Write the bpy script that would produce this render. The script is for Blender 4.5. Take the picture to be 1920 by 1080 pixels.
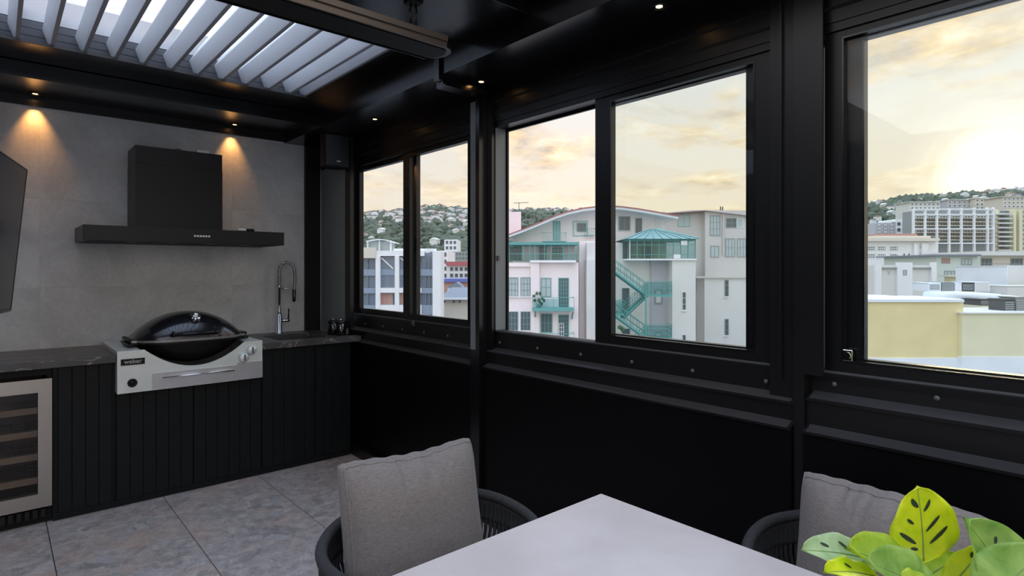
import bpy, bmesh, math, random
from math import sin, cos, pi, radians
from mathutils import Vector, Matrix
for o in list(bpy.data.objects): bpy.data.objects.remove(o)
random.seed(7)
S = bpy.context.scene; COL = S.collection

# ------------------------------------------------------------------ camera
FOC, CX, CY, CAMH = 1095.0, 960.0, 505.0, 1.45
YAW = -math.atan2(.6625, .7490)
cd = bpy.data.cameras.new('camera'); cam = bpy.data.objects.new('camera', cd); COL.objects.link(cam)
cam.location = (0, 0, CAMH); cam.rotation_euler = (pi/2, 0, YAW)
cd.sensor_width = 36; cd.lens = 36*FOC/1920; cd.shift_y = -35/1920; cd.clip_start = .05; cd.clip_end = 4000
S.camera = cam
FW = Vector((-sin(YAW), cos(YAW), 0)); RT = Vector((cos(YAW), sin(YAW), 0))
# ------------------------------------------------------------------ view / world
S.view_settings.view_transform = 'Standard'; S.view_settings.look = 'None'
S.view_settings.exposure = 1.35; S.view_settings.gamma = 1; S.view_settings.use_curve_mapping = False
W = bpy.data.worlds.new('sky'); S.world = W; W.use_nodes = True
SUN_DIR = (FW + RT*.858 + Vector((0, 0, .150))).normalized()

class NT:
    """tiny node-tree helper"""
    def __init__(s, nt): s.nt = nt; nt.nodes.clear()
    def n(s, t, **k):
        nd = s.nt.nodes.new(t)
        for a, v in k.items():
            if a.startswith('i_'): s.set(nd, a[2:], v)
            else: setattr(nd, a, v)
        return nd
    def set(s, nd, key, v):
        inp = nd.inputs[int(key)] if key.isdigit() else nd.inputs[key.replace('_', ' ')]
        if isinstance(v, bpy.types.NodeSocket): s.nt.links.new(v, inp)
        else: inp.default_value = v
    def math(s, op, a, b=0.0, clamp=False):
        nd = s.n('ShaderNodeMath', operation=op, use_clamp=clamp); s.set(nd, '0', a); s.set(nd, '1', b); return nd.outputs[0]
    def mix(s, f, a, b, mode='MIX'):
        nd = s.n('ShaderNodeMix', data_type='RGBA', blend_type=mode)
        s.set(nd, '0', f); s.set(nd, '6', a); s.set(nd, '7', b); return nd.outputs[2]
    def ramp(s, f, pts):
        nd = s.n('ShaderNodeValToRGB'); s.set(nd, '0', f); e = nd.color_ramp.elements
        while len(e) < len(pts): e.new(.5)
        for k, (p, c) in enumerate(pts): e[k].position = p; e[k].color = c if len(c) == 4 else (*c, 1)
        return nd.outputs[0]
    def noise(s, vec, scale, detail=4, rough=.5, dist=0.0):
        nd = s.n('ShaderNodeTexNoise'); 
        if vec is not None: s.set(nd, 'Vector', vec)
        s.set(nd, 'Scale', scale); s.set(nd, 'Detail', detail); s.set(nd, 'Roughness', rough); s.set(nd, 'Distortion', dist); return nd.outputs[0]
def V3(r, g, b): return (r, g, b, 1)

t = NT(W.node_tree)
gen = t.n('ShaderNodeTexCoord').outputs['Generated']
sep = t.n('ShaderNodeSeparateXYZ'); t.set(sep, '0', gen); elev = sep.outputs[2]
dot = t.n('ShaderNodeVectorMath', operation='DOT_PRODUCT'); t.set(dot, '0', gen); dot.inputs[1].default_value = SUN_DIR
sd = dot.outputs['Value']
ele01 = t.math('MAXIMUM', elev, 0.0)
away = t.ramp(ele01, [(0, (.42, .355, .29)), (.10, (.40, .355, .32)), (.25, (.365, .355, .37)), (.45, (.42, .48, .58)), (1, (.78, .99, 1.42))])
anti = t.ramp(ele01, [(0, (.72, .67, .65)), (.25, (.66, .68, .74)), (1, (.78, .99, 1.42))])      # pale clear sky opposite the sunset
near = t.ramp(ele01, [(0, (.44, .365, .255)), (.12, (.42, .365, .295)), (.28, (.375, .36, .345)), (.5, (.43, .48, .56)), (1, (.78, .99, 1.42))])
away = t.mix(t.ramp(t.math('MULTIPLY', sd, -1.0), [(0, (0, 0, 0)), (.75, (1, 1, 1))]), away, anti)
wsun = t.ramp(sd, [(.35, (0, 0, 0)), (.93, (1, 1, 1))])
base = t.mix(wsun, away, near)
# clouds: planar projection of the direction on a layer overhead
den = t.math('ADD', ele01, .16)
ux = t.math('DIVIDE', sep.outputs[0], den); uy = t.math('DIVIDE', sep.outputs[1], den)
cmb = t.n('ShaderNodeCombineXYZ'); t.set(cmb, '0', ux); t.set(cmb, '1', uy); t.set(cmb, '2', elev)
cn = t.noise(cmb.outputs[0], 1.7, 7, .58, .35)
cn2 = t.noise(cmb.outputs[0], 4.2, 6, .6, .2)
cl = t.ramp(cn, [(.44, (0, 0, 0)), (.60, (1, 1, 1))])
shade = t.ramp(cn2, [(.36, (.25, .20, .145)), (.50, (.43, .315, .175)), (.64, (.56, .48, .34))])
shade_away = t.ramp(cn2, [(.36, (.30, .26, .25)), (.62, (.52, .40, .27))])
cc = t.mix(wsun, shade_away, shade)
lowf = t.ramp(ele01, [(.02, (0, 0, 0)), (.09, (.35, .35, .35)), (.22, (.95, .95, .95)), (.5, (.7, .7, .7)), (1, (.25, .25, .25))])
cf = t.math('MULTIPLY', cl, lowf)
c1 = t.mix(cf, base, cc)
glow = t.ramp(sd, [(.965, (0, 0, 0)), (.992, (.02, .018, .012)), (.999, (.10, .09, .07)), (1, (.5, .44, .34))])
c2 = t.mix(1.0, c1, glow, 'ADD')
gnd = t.ramp(elev, [(0, (0, 0, 0)), (.004, (1, 1, 1))])
c3 = t.mix(gnd, (.30, .28, .26, 1), c2)
bg = t.n('ShaderNodeBackground'); t.set(bg, '0', c3); bg.inputs[1].default_value = 1.0
out = t.n('ShaderNodeOutputWorld'); t.nt.links.new(bg.outputs[0], out.inputs[0])
# the low sun itself, half veiled by cloud: very soft
sl = bpy.data.lights.new('sun', 'SUN'); sl.energy = .25; sl.angle = radians(12); sl.color = (1, .78, .48)
so = bpy.data.objects.new('sun', sl); COL.objects.link(so); so.rotation_euler = (-SUN_DIR).to_track_quat('-Z', 'Y').to_euler()

# ------------------------------------------------------------------ materials
M = {}
def mat(name, col, rough=.5, metal=0.0, spec=.5, bump=0.0, bscale=60, var=0.0, vscale=8, coat=0.0):
    m = bpy.data.materials.new(name); m.use_nodes = True; t = NT(m.node_tree)
    b = t.n('ShaderNodeBsdfPrincipled'); o = t.n('ShaderNodeOutputMaterial'); t.nt.links.new(b.outputs[0], o.inputs[0])
    pos = t.n('ShaderNodeNewGeometry').outputs['Position']
    b.inputs['Roughness'].default_value = rough; b.inputs['Metallic'].default_value = metal
    b.inputs['Specular IOR Level'].default_value = spec; b.inputs['Coat Weight'].default_value = coat
    if var:
        nz = t.noise(pos, vscale, 5, .6)
        lo = tuple(c*(1-var) for c in col) + (1,); hi = tuple(min(1, c*(1+var)) for c in col) + (1,)
        t.set(b, 'Base Color', t.ramp(nz, [(.3, lo), (.7, hi)]))
    else: b.inputs['Base Color'].default_value = (*col, 1)
    if bump:
        nz = t.noise(pos, bscale, 3, .6); bp = t.n('ShaderNodeBump'); bp.inputs['Strength'].default_value = bump
        bp.inputs['Distance'].default_value = .01; t.set(bp, 'Height', nz); t.set(b, 'Normal', bp.outputs[0])
    M[name] = m; m['b'] = 1
    return m
def bsdf(name): return [n for n in M[name].node_tree.nodes if n.type == 'BSDF_PRINCIPLED'][0]
mat('black_coat', (.0055, .0054, .0054), .34, spec=.40)
mat('black_panel', (.0022, .0022, .0024), .40, spec=.14)
mat('black_gloss', (.004, .004, .0045), .22, spec=.6)
mat('panel_grey', (.17, .185, .18), .35)
mat('black_highlight', (.032, .030, .029), .5)  # black coat with the ledge highlight put into its colour
mat('speaker_grille', (.018, .021, .025), .6)
mat('smoked_metal', (.22, .235, .235), .30, .85)
mat('black_matte', (.006, .006, .006), .6, spec=.3)
mat('cabinet_black', (.006, .0075, .0075), .48, spec=.22, var=.25, vscale=20)
mat('groove', (.003, .003, .003), .9)
mat('rubber', (.01, .01, .01), .8)
mat('hood_black', (.0055, .0055, .006), .36, spec=.35)
mat('chrome', (.75, .76, .78), .08, 1)
mat('steel', (.80, .80, .80), .26, .7, var=.06, vscale=14)
mat('steel_plate', (.74, .78, .74), .45, .5, var=.05, vscale=9)
mat('steel_warm', (.40, .37, .34), .32, 1)
mat('lid_enamel', (.010, .010, .012), .20, spec=.6, coat=.3)
mat('cast_black', (.005, .0045, .004), .45, spec=.3)
mat('white_button', (.8, .8, .78), .4)
mat('white_plastic', (.75, .75, .76), .5)
mat('grey_metal', (.10, .10, .10), .45, .3)
mat('lid_rim_grey', (.26, .26, .25), .35, .4)
mat('bronze', (.13, .10, .075), .35, .6)
mat('louver_white', (.84, .86, .88), .35, spec=.4)
mat('louver_lip', (.34, .34, .36), .5)
mat('siding_grey', (.10, .105, .115), .6)
mat('flashing', (.55, .56, .57), .6)
mat('slab', (.3, .3, .3), .8)
mat('grout', (.035, .034, .035), .9)
mat('wall_grout', (.58, .58, .57), .9)
mat('wood_shelf', (.42, .34, .26), .5, var=.12, vscale=30)
mat('fridge_inside', (.10, .075, .055), .5)
mat('wire', (.55, .52, .48), .3, 1)
mat('screen', (.010, .010, .014), .16, spec=.5)
mat('rope', (.030, .028, .026), .8, bump=.5, bscale=500, var=.2, vscale=60)
mat('chair_metal', (.025, .024, .024), .5)
mat('pot_white', (.72, .70, .66), .35)
mat('soil', (.03, .022, .015), .95)
mat('stem', (.20, .30, .06), .5)
mat('leaf_hole', (.016, .030, .010), .5)

def stone_floor():
    m = bpy.data.materials.new('floor_stone'); m.use_nodes = True; t = NT(m.node_tree)
    b = t.n('ShaderNodeBsdfPrincipled'); o = t.n('ShaderNodeOutputMaterial'); t.nt.links.new(b.outputs[0], o.inputs[0])
    pos = t.n('ShaderNodeNewGeometry').outputs['Position']
    oi = t.n('ShaderNodeObjectInfo')
    off = t.n('ShaderNodeVectorMath', operation='SCALE'); t.set(off, '0', oi.outputs['Location']); off.inputs['Scale'].default_value = 7.3
    ad = t.n('ShaderNodeVectorMath', operation='ADD'); t.set(ad, '0', pos); t.set(ad, '1', off.outputs[0]); p = ad.outputs[0]
    wob = t.n('ShaderNodeTexNoise'); t.set(wob, 'Vector', p); wob.inputs['Scale'].default_value = 5; wob.inputs['Detail'].default_value = 4
    wv = t.n('ShaderNodeVectorMath', operation='SCALE'); t.set(wv, '0', wob.outputs[1]); wv.inputs['Scale'].default_value = .42
    a2 = t.n('ShaderNodeVectorMath', operation='ADD'); t.set(a2, '0', p); t.set(a2, '1', wv.outputs[0])
    vo = t.n('ShaderNodeTexVoronoi'); t.set(vo, 'Vector', a2.outputs[0]); vo.inputs['Scale'].default_value = 11
    hue = t.n('ShaderNodeSeparateColor'); t.set(hue, '0', vo.outputs['Color'])
    flake = t.ramp(hue.outputs[0], [(0, (.16, .15, .155)), (.18, (.33, .31, .31)), (.5, (.44, .42, .42)), (.68, (.50, .39, .33)), (.85, (.62, .60, .61)), (1, (.34, .36, .42))])
    n1 = t.noise(p, 17, 9, .76, .6)
    fine = t.ramp(n1, [(.3, (.19, .175, .165)), (.5, (.40, .375, .365)), (.70, (.66, .64, .63))])
    mask = t.ramp(t.noise(p, 3.2, 3, .5), [(.40, (.10, .10, .10)), (.62, (.55, .55, .55))])
    c = t.mix(mask, fine, flake)
    n2 = t.noise(p, 2.2, 4, .6)
    c = t.mix(t.ramp(n2, [(.48, (0, 0, 0)), (.72, (.6, .6, .6))]), c, (.52, .37, .29, 1))
    spk = t.ramp(t.noise(p, 120, 3, .6), [(.3, (.7, .7, .7)), (.55, (1, 1, 1))])
    c = t.mix(1.0, c, spk, 'MULTIPLY')
    c = t.mix(1.0, c, (1.0, .93, .86, 1), 'MULTIPLY')
    t.set(b, 'Base Color', c); b.inputs['Roughness'].default_value = .5
    bp = t.n('ShaderNodeBump'); bp.inputs['Strength'].default_value = .12; bp.inputs['Distance'].default_value = .004; t.set(bp, 'Height', n1); t.set(b, 'Normal', bp.outputs[0])
    M['floor_stone'] = m
stone_floor()
def slate_wall():
    m = bpy.data.materials.new('wall_slate'); m.use_nodes = True; t = NT(m.node_tree)
    b = t.n('ShaderNodeBsdfPrincipled'); o = t.n('ShaderNodeOutputMaterial'); t.nt.links.new(b.outputs[0], o.inputs[0])
    pos = t.n('ShaderNodeNewGeometry').outputs['Position']
    oi = t.n('ShaderNodeObjectInfo')
    off = t.n('ShaderNodeVectorMath', operation='SCALE'); t.set(off, '0', oi.outputs['Location']); off.inputs['Scale'].default_value = 3.1
    ad = t.n('ShaderNodeVectorMath', operation='ADD'); t.set(ad, '0', pos); t.set(ad, '1', off.outputs[0]); p = ad.outputs[0]
    n1 = t.noise(p, 1.9, 9, .66, .8)
    c = t.ramp(n1, [(.25, (.38, .385, .38)), (.5, (.54, .545, .535)), (.75, (.68, .685, .67))])
    n2 = t.noise(p, 3.5, 6, .6, 2.2)
    vein = t.ramp(n2, [(.485, (0, 0, 0)), (.50, (.35, .35, .35)), (.515, (0, 0, 0))])
    c = t.mix(vein, c, (.62, .62, .61, 1))
    c = t.mix(t.ramp(t.noise(p, 40, 4, .7), [(.35, (.25, .25, .25)), (.6, (0, 0, 0))]), c, (.34, .34, .335, 1))
    t.set(b, 'Base Color', c); b.inputs['Roughness'].default_value = .48; b.inputs['Specular IOR Level'].default_value = .35
    M['wall_slate'] = m
slate_wall()
def marble():
    m = bpy.data.materials.new('worktop_stone'); m.use_nodes = True; t = NT(m.node_tree)
    b = t.n('ShaderNodeBsdfPrincipled'); o = t.n('ShaderNodeOutputMaterial'); t.nt.links.new(b.outputs[0], o.inputs[0])
    pos = t.n('ShaderNodeNewGeometry').outputs['Position']
    mp = t.n('ShaderNodeMapping'); t.set(mp, 'Vector', pos); mp.inputs['Rotation'].default_value = (.3, .2, .6); mp.inputs['Scale'].default_value = (1, 2.6, 1.4)
    n2 = t.noise(mp.outputs[0], 1.6, 6, .55, 1.6)
    vein = t.ramp(n2, [(.487, (0, 0, 0)), (.5, (.8, .8, .8)), (.512, (0, 0, 0))])
    n1 = t.noise(pos, 6, 6, .6)
    c = t.ramp(n1, [(.3, (.040, .038, .037)), (.7, (.085, .08, .078))])
    c = t.mix(vein, c, (.34, .29, .24, 1))
    t.set(b, 'Base Color', c); b.inputs['Roughness'].default_value = .36
    M['worktop_stone'] = m
marble()
def fabric(name, col):
    m = bpy.data.materials.new(name); m.use_nodes = True; t = NT(m.node_tree)
    b = t.n('ShaderNodeBsdfPrincipled'); o = t.n('ShaderNodeOutputMaterial'); t.nt.links.new(b.outputs[0], o.inputs[0])
    tc = t.n('ShaderNodeTexCoord').outputs['Object']
    mp = t.n('ShaderNodeMapping'); t.set(mp, 'Vector', tc); mp.inputs['Scale'].default_value = (60, 60, 500)
    mp2 = t.n('ShaderNodeMapping'); t.set(mp2, 'Vector', tc); mp2.inputs['Scale'].default_value = (500, 500, 60)
    a = t.noise(mp.outputs[0], 1, 3, .6); c = t.noise(mp2.outputs[0], 1, 3, .6)
    s = t.math('ADD', t.math('MULTIPLY', a, .5), t.math('MULTIPLY', c, .5))
    t.set(b, 'Base Color', t.ramp(s, [(.35, tuple(x*.72 for x in col)), (.65, tuple(x*1.25 for x in col))]))
    b.inputs['Roughness'].default_value = .9; b.inputs['Specular IOR Level'].default_value = .15; b.inputs['Sheen Weight'].default_value = .15
    bp = t.n('ShaderNodeBump'); bp.inputs['Strength'].default_value = .25; bp.inputs['Distance'].default_value = .002; t.set(bp, 'Height', s); t.set(b, 'Normal', bp.outputs[0])
    M[name] = m
fabric('cushion_fabric', (.195, .165, .142))
def tabletop():
    m = bpy.data.materials.new('table_ceramic'); m.use_nodes = True; t = NT(m.node_tree)
    b = t.n('ShaderNodeBsdfPrincipled'); o = t.n('ShaderNodeOutputMaterial'); t.nt.links.new(b.outputs[0], o.inputs[0])
    pos = t.n('ShaderNodeNewGeometry').outputs['Position']
    n = t.noise(pos, 3.0, 7, .6, .4)
    t.set(b, 'Base Color', t.ramp(n, [(.3, (.49, .415, .375)), (.7, (.60, .52, .475))]))
    b.inputs['Roughness'].default_value = .38; b.inputs['Specular IOR Level'].default_value = .45
    M['table_ceramic'] = m
tabletop()
def glass(name, tint, refl=.9):
    m = bpy.data.materials.new(name); m.use_nodes = True; t = NT(m.node_tree)
    tr = t.n('ShaderNodeBsdfTransparent'); tr.inputs[0].default_value = (*tint, 1)
    gl = t.n('ShaderNodeBsdfGlossy'); gl.inputs['Roughness'].default_value = .01; gl.inputs[0].default_value = (refl, refl, refl, 1)
    lw = t.n('ShaderNodeLayerWeight'); lw.inputs[0].default_value = .5
    p5 = t.math('POWER', lw.outputs['Facing'], 5.0); fz = t.math('ADD', t.math('MULTIPLY', p5, .5), .022)
    mx = t.n('ShaderNodeMixShader'); t.set(mx, '0', fz); t.nt.links.new(tr.outputs[0], mx.inputs[1]); t.nt.links.new(gl.outputs[0], mx.inputs[2])
    o = t.n('ShaderNodeOutputMaterial'); t.nt.links.new(mx.outputs[0], o.inputs[0]); M[name] = m
glass('pane_glass', (.965, .98, .97))
glass('fridge_glass', (.75, .72, .70))
glass('rail_glass', (.72, .86, .86))
def emis(name, col, st):
    m = bpy.data.materials.new(name); m.use_nodes = True; t = NT(m.node_tree)
    e = t.n('ShaderNodeEmission'); e.inputs[0].default_value = (*col, 1); e.inputs[1].default_value = st
    o = t.n('ShaderNodeOutputMaterial'); t.nt.links.new(e.outputs[0], o.inputs[0]); M[name] = m
emis('lamp_warm', (1, .55, .18), 9)
def leafmat(name, c1, c2):
    m = bpy.data.materials.new(name); m.use_nodes = True; t = NT(m.node_tree)
    b = t.n('ShaderNodeBsdfPrincipled'); o = t.n('ShaderNodeOutputMaterial')
    tc = t.n('ShaderNodeTexCoord').outputs['Object']
    n = t.noise(tc, 22, 5, .6, .5)
    col = t.ramp(n, [(.35, c1), (.68, c2)])
    t.set(b, 'Base Color', col); b.inputs['Roughness'].default_value = .35
    tr = t.n('ShaderNodeBsdfTranslucent'); t.set(tr, '0', col)
    mx = t.n('ShaderNodeMixShader'); mx.inputs[0].default_value = .5
    t.nt.links.new(b.outputs[0], mx.inputs[1]); t.nt.links.new(tr.outputs[0], mx.inputs[2]); t.nt.links.new(mx.outputs[0], o.inputs[0]); M[name] = m
leafmat('leaf_yellow', (.66, .78, .012), (.90, .92, .04))
leafmat('leaf_lime', (.46, .64, .04), (.72, .83, .10))
leafmat('leaf_green', (.28, .50, .08), (.58, .74, .20))
leafmat('leaf_pale', (.46, .62, .28), (.72, .82, .50))
# exterior
mat('ext_pink', (.84, .765, .735), .8, var=.04, vscale=.5)
mat('ext_white', (.84, .84, .83), .75, var=.04, vscale=.5)
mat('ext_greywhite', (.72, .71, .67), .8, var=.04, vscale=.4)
mat('ext_grey', (.60, .575, .53), .8, var=.05, vscale=.4)
mat('ext_mint', (.12, .35, .32), .55)
mat('ext_mint_pale', (.30, .50, .47), .5)
mat('ext_mint_roof', (.24, .38, .37), .55, var=.12, vscale=2)
mat('ext_red', (.45, .12, .12), .6)
mat('ext_roof_brown', (.36, .26, .22), .8)
mat('ext_window', (.10, .13, .135), .12, spec=.6)
mat('ext_window_pale', (.45, .52, .50), .3)
mat('ext_frame', (.20, .30, .29), .6)
mat('ext_frame_white', (.80, .80, .79), .6)
mat('ext_frame_grey', (.30, .32, .31), .6)
mat('ext_blue_glass', (.16, .21, .27), .15, spec=.6)
mat('ext_spandrel', (.26, .33, .42), .35)
mat('ext_yellow', (.78, .67, .36), .85, var=.06, vscale=.8)
mat('ext_yellow_pale', (.76, .72, .50), .85, var=.04, vscale=.6)
mat('ext_membrane', (.82, .86, .90), .6, var=.06, vscale=.7)
mat('ext_green_wall', (.60, .66, .60), .8, var=.04, vscale=.3)
mat('ext_cream', (.70, .64, .54), .8, var=.05, vscale=.3)
mat('ext_brick', (.50, .28, .22), .8)
mat('ext_dark', (.10, .10, .10), .8)
mat('ext_roof_grey', (.22, .24, .27), .7)
mat('ext_blue', (.14, .17, .42), .7)
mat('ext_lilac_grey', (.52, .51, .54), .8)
mat('hill', (.13, .145, .11), .95, var=.4, vscale=.02)
mat('tree', (.105, .125, .085), .95, var=.45, vscale=.06)
mat('bush', (.06, .13, .06), .9, var=.4, vscale=3)
mat('street', (.20, .20, .20), .9)

# ------------------------------------------------------------------ mesh builder
OFF = {}
class MB:
    def __init__(s): s.v = []; s.f = []; s.sm = []
    def add(s, vs, fs, smooth=False):
        b = len(s.v); s.v += [tuple(p) for p in vs]; s.f += [[b+i for i in f] for f in fs]; s.sm += [smooth]*len(fs); return s
    def box(s, x0, x1, y0, y1, z0, z1, bev=0.0):
        x0, x1 = min(x0, x1), max(x0, x1); y0, y1 = min(y0, y1), max(y0, y1); z0, z1 = min(z0, z1), max(z0, z1)
        if bev <= 0:
            v = [(x, y, z) for z in (z0, z1) for y in (y0, y1) for x in (x0, x1)]
            return s.add(v, [(0, 2, 3, 1), (4, 5, 7, 6), (0, 1, 5, 4), (2, 6, 7, 3), (0, 4, 6, 2), (1, 3, 7, 5)])
        bm = bmesh.new(); bmesh.ops.create_cube(bm, size=1)
        bmesh.ops.scale(bm, vec=(x1-x0, y1-y0, z1-z0), verts=bm.verts)
        bmesh.ops.translate(bm, vec=((x0+x1)/2, (y0+y1)/2, (z0+z1)/2), verts=bm.verts)
        bmesh.ops.bevel(bm, geom=bm.edges[:], offset=bev, segments=2, affect='EDGES', profile=.5)
        bm.verts.index_update(); s.add([v.co for v in bm.verts], [[v.index for v in f.verts] for f in bm.faces]); bm.free(); return s
    def tube(s, pts, r, n=10, closed=False, cap=True):
        pts = [Vector(p) for p in pts]; m = len(pts); rs = r if isinstance(r, (list, tuple)) else [r]*m
        vs = []; up = None
        for i, p in enumerate(pts):
            a = pts[(i-1) % m] if (closed or i > 0) else p; b = pts[(i+1) % m] if (closed or i < m-1) else p
            d = (b-a).normalized()
            if up is None:
                up = Vector((0, 0, 1)) if abs(d.z) < .9 else Vector((1, 0, 0))
            s1 = d.cross(up)
            if s1.length < 1e-5: s1 = d.cross(Vector((1, .3, 0)))
            s1.normalize(); up2 = s1.cross(d); up = up2
            for k in range(n):
                an = 2*pi*k/n; vs.append(p + s1*cos(an)*rs[i] + up2*sin(an)*rs[i])
        fs = []
        for i in range(m if closed else m-1):
            j = (i+1) % m
            for k in range(n): fs.append((i*n+k, i*n+(k+1) % n, j*n+(k+1) % n, j*n+k))
        s.add(vs, fs, True)
        if cap and not closed:
            s.add(vs[:n], [tuple(range(n))[::-1]]); s.add(vs[-n:], [tuple(range(n))])
        return s
    def lathe(s, prof, c, axis='Z', n=24, smooth=True):
        # prof: list of (radius, height)
        vs = []; c = Vector(c)
        for r, h in prof:
            for k in range(n):
                a = 2*pi*k/n; x, y = r*cos(a), r*sin(a)
                vs.append(c + {'Z': Vector((x, y, h)), 'Y': Vector((x, h, y)), 'X': Vector((h, x, y)), '-Y': Vector((x, -h, -y))}[axis])
        fs = []
        for i in range(len(prof)-1):
            for k in range(n): fs.append((i*n+k, i*n+(k+1) % n, (i+1)*n+(k+1) % n, (i+1)*n+k))
        s.add(vs, fs, smooth)
        for idx, rev in ((0, True), (len(prof)-1, False)):
            if prof[idx][0] > 1e-5:
                ring = vs[idx*n:(idx+1)*n]; s.add(ring, [tuple(range(n))[::-1] if rev else tuple(range(n))])
        return s
    def prism(s, poly, axis, a0, a1):
        """extrude 2-D polygon; axis 'Y': poly in (x,z); 'X': (y,z); 'Z': (x,y)"""
        f = {'Y': lambda p, a: (p[0], a, p[1]), 'X': lambda p, a: (a, p[0], p[1]), 'Z': lambda p, a: (p[0], p[1], a)}[axis]
        n = len(poly); vs = [f(p, a0) for p in poly] + [f(p, a1) for p in poly]
        fs = [(i, (i+1) % n, n+(i+1) % n, n+i) for i in range(n)] + [tuple(range(n))[::-1], tuple(range(n, 2*n))]
        return s.add(vs, fs)
    def grid(s, rows, smooth=True, closed_u=False):
        nr, nc = len(rows), len(rows[0]); vs = [p for r in rows for p in r]; fs = []
        for i in range(nr-1):
            for j in range(nc if closed_u else nc-1):
                fs.append((i*nc+j, i*nc+(j+1) % nc, (i+1)*nc+(j+1) % nc, (i+1)*nc+j))
        return s.add(vs, fs, smooth)
    def mesh(s, name, mt, off=(0, 0, 0), fix=True):
        me = bpy.data.meshes.new(name)
        me.from_pydata([(p[0]-off[0], p[1]-off[1], p[2]-off[2]) for p in s.v], [], s.f)
        me.polygons.foreach_set('use_smooth', s.sm)
        if fix:
            bm = bmesh.new(); bm.from_mesh(me); bmesh.ops.remove_doubles(bm, verts=bm.verts, dist=1e-6)
            bmesh.ops.recalc_face_normals(bm, faces=bm.faces); bm.to_mesh(me); bm.free()
        me.materials.append(M[mt]); me.update(); return me
    def build(s, name, mt, parent=None, off=None, fix=True):
        if off is None: off = OFF.get(parent.name, (0, 0, 0)) if parent else (0, 0, 0)
        o = bpy.data.objects.new(name, s.mesh(name, mt, off, fix)); COL.objects.link(o)
        if parent: o.parent = parent; OFF[o.name] = off
        return o
def tag(o, label, cat=None, group=None, kind=None):
    o['label'] = label
    if cat: o['category'] = cat
    if group: o['group'] = group
    if kind: o['kind'] = kind
    return o
def root(name, loc, label, cat, group=None, rz=0.0, kind=None, off=None):
    o = bpy.data.objects.new(name, None); COL.objects.link(o); o.location = loc; o.rotation_euler = (0, 0, rz)
    o.empty_display_size = .1; OFF[o.name] = tuple(loc) if off is None else tuple(off)
    return tag(o, label, cat, group, kind)
def solo(name, mb, mt, loc, label, cat, group=None, kind=None):
    """one-mesh thing with its origin at loc"""
    o = mb.build(name, mt, None, loc); o.location = loc; OFF[o.name] = tuple(loc); return tag(o, label, cat, group, kind)
def copy_part(src, parent, dx=(0, 0, 0), name=None):
    c = src.copy(); COL.objects.link(c); c.parent = parent; c.location = Vector(src.location) + Vector(dx); return c
def textmesh(body, size, depth, mt, name, parent, mtx):
    cu = bpy.data.curves.new(name, 'FONT'); cu.body = body; cu.size = size; cu.extrude = depth; cu.align_x = 'CENTER'; cu.align_y = 'CENTER'
    to = bpy.data.objects.new('tmp', cu); COL.objects.link(to)
    dg = bpy.context.evaluated_depsgraph_get(); me = bpy.data.meshes.new_from_object(to.evaluated_get(dg))
    bpy.data.objects.remove(to); me.transform(mtx); me.materials.clear(); me.materials.append(M[mt])
    o = bpy.data.objects.new(name, me); COL.objects.link(o); o.parent = parent; return o

# ================================================================== THE ROOM
WX, WY, SOF, SOFB, LZ = 2.20, 4.90, 2.50, 2.57, 2.664     # window plane, back wall, side soffit, back soffit, louver plane
# ---- floor
fl = solo('floor', MB().box(-3.2, 2.5, -2.4, 5.1, -.25, -.010), 'grout', (0, 0, -.25), 'stone tiled terrace floor with dark joints', 'floor', kind='structure')
tm = {}
for i in range(-6, 5):
    for j in range(-4, 4):
        x0 = .218 + .5835*i; y0 = 3.14 + 1.165*j
        x1 = min(x0+.5835, 2.30); y1 = min(y0+1.165, 4.95)
        if x1-x0 < .05 or y1-y0 < .05: continue
        key = (round(x1-x0, 3), round(y1-y0, 3))
        if key not in tm: tm[key] = MB().box(.002, x1-x0-.002, .002, y1-y0-.002, -.0098, 0, .0008).mesh('floor_tile', 'floor_stone')
        o = bpy.data.objects.new('floor_tile', tm[key]); COL.objects.link(o); o.parent = fl; o.location = (x0, y0, .25)
# ---- back wall
wb = solo('wall_back', MB().box(-3.2, 2.42, 4.9012, 5.05, 0, 2.75), 'wall_grout', (0, 4.95, 0), 'grey stone tiled kitchen wall behind the barbecue', 'wall', kind='structure')
tw, th = 1.176, .582
for i in range(-3, 2):
    for j in range(-1, 4):
        x0, z0 = .218+tw*i, .748+th*j; x1, z1 = min(x0+tw, 1.968), min(z0+th, 2.507); z0 = max(z0, .3)
        if x1-x0 < .05 or z1-z0 < .02: continue
        m_ = MB().box(.0014, x1-x0-.0014, 4.8995-4.95, 4.9010-4.95, .0014, z1-z0-.0014, .0004).mesh('wall_tile', 'wall_slate')
        o = bpy.data.objects.new('wall_tile', m_); COL.objects.link(o); o.parent = wb; o.location = (x0, 0, z0)
MB().box(-3.2, 1.968, 4.885, 4.9005, 2.508, SOFB).build('top_trim', 'black_coat', wb)
MB().box(1.97, 2.098, 4.86, 4.9005, 0, SOFB).build('corner_post', 'black_matte', wb)
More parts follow.
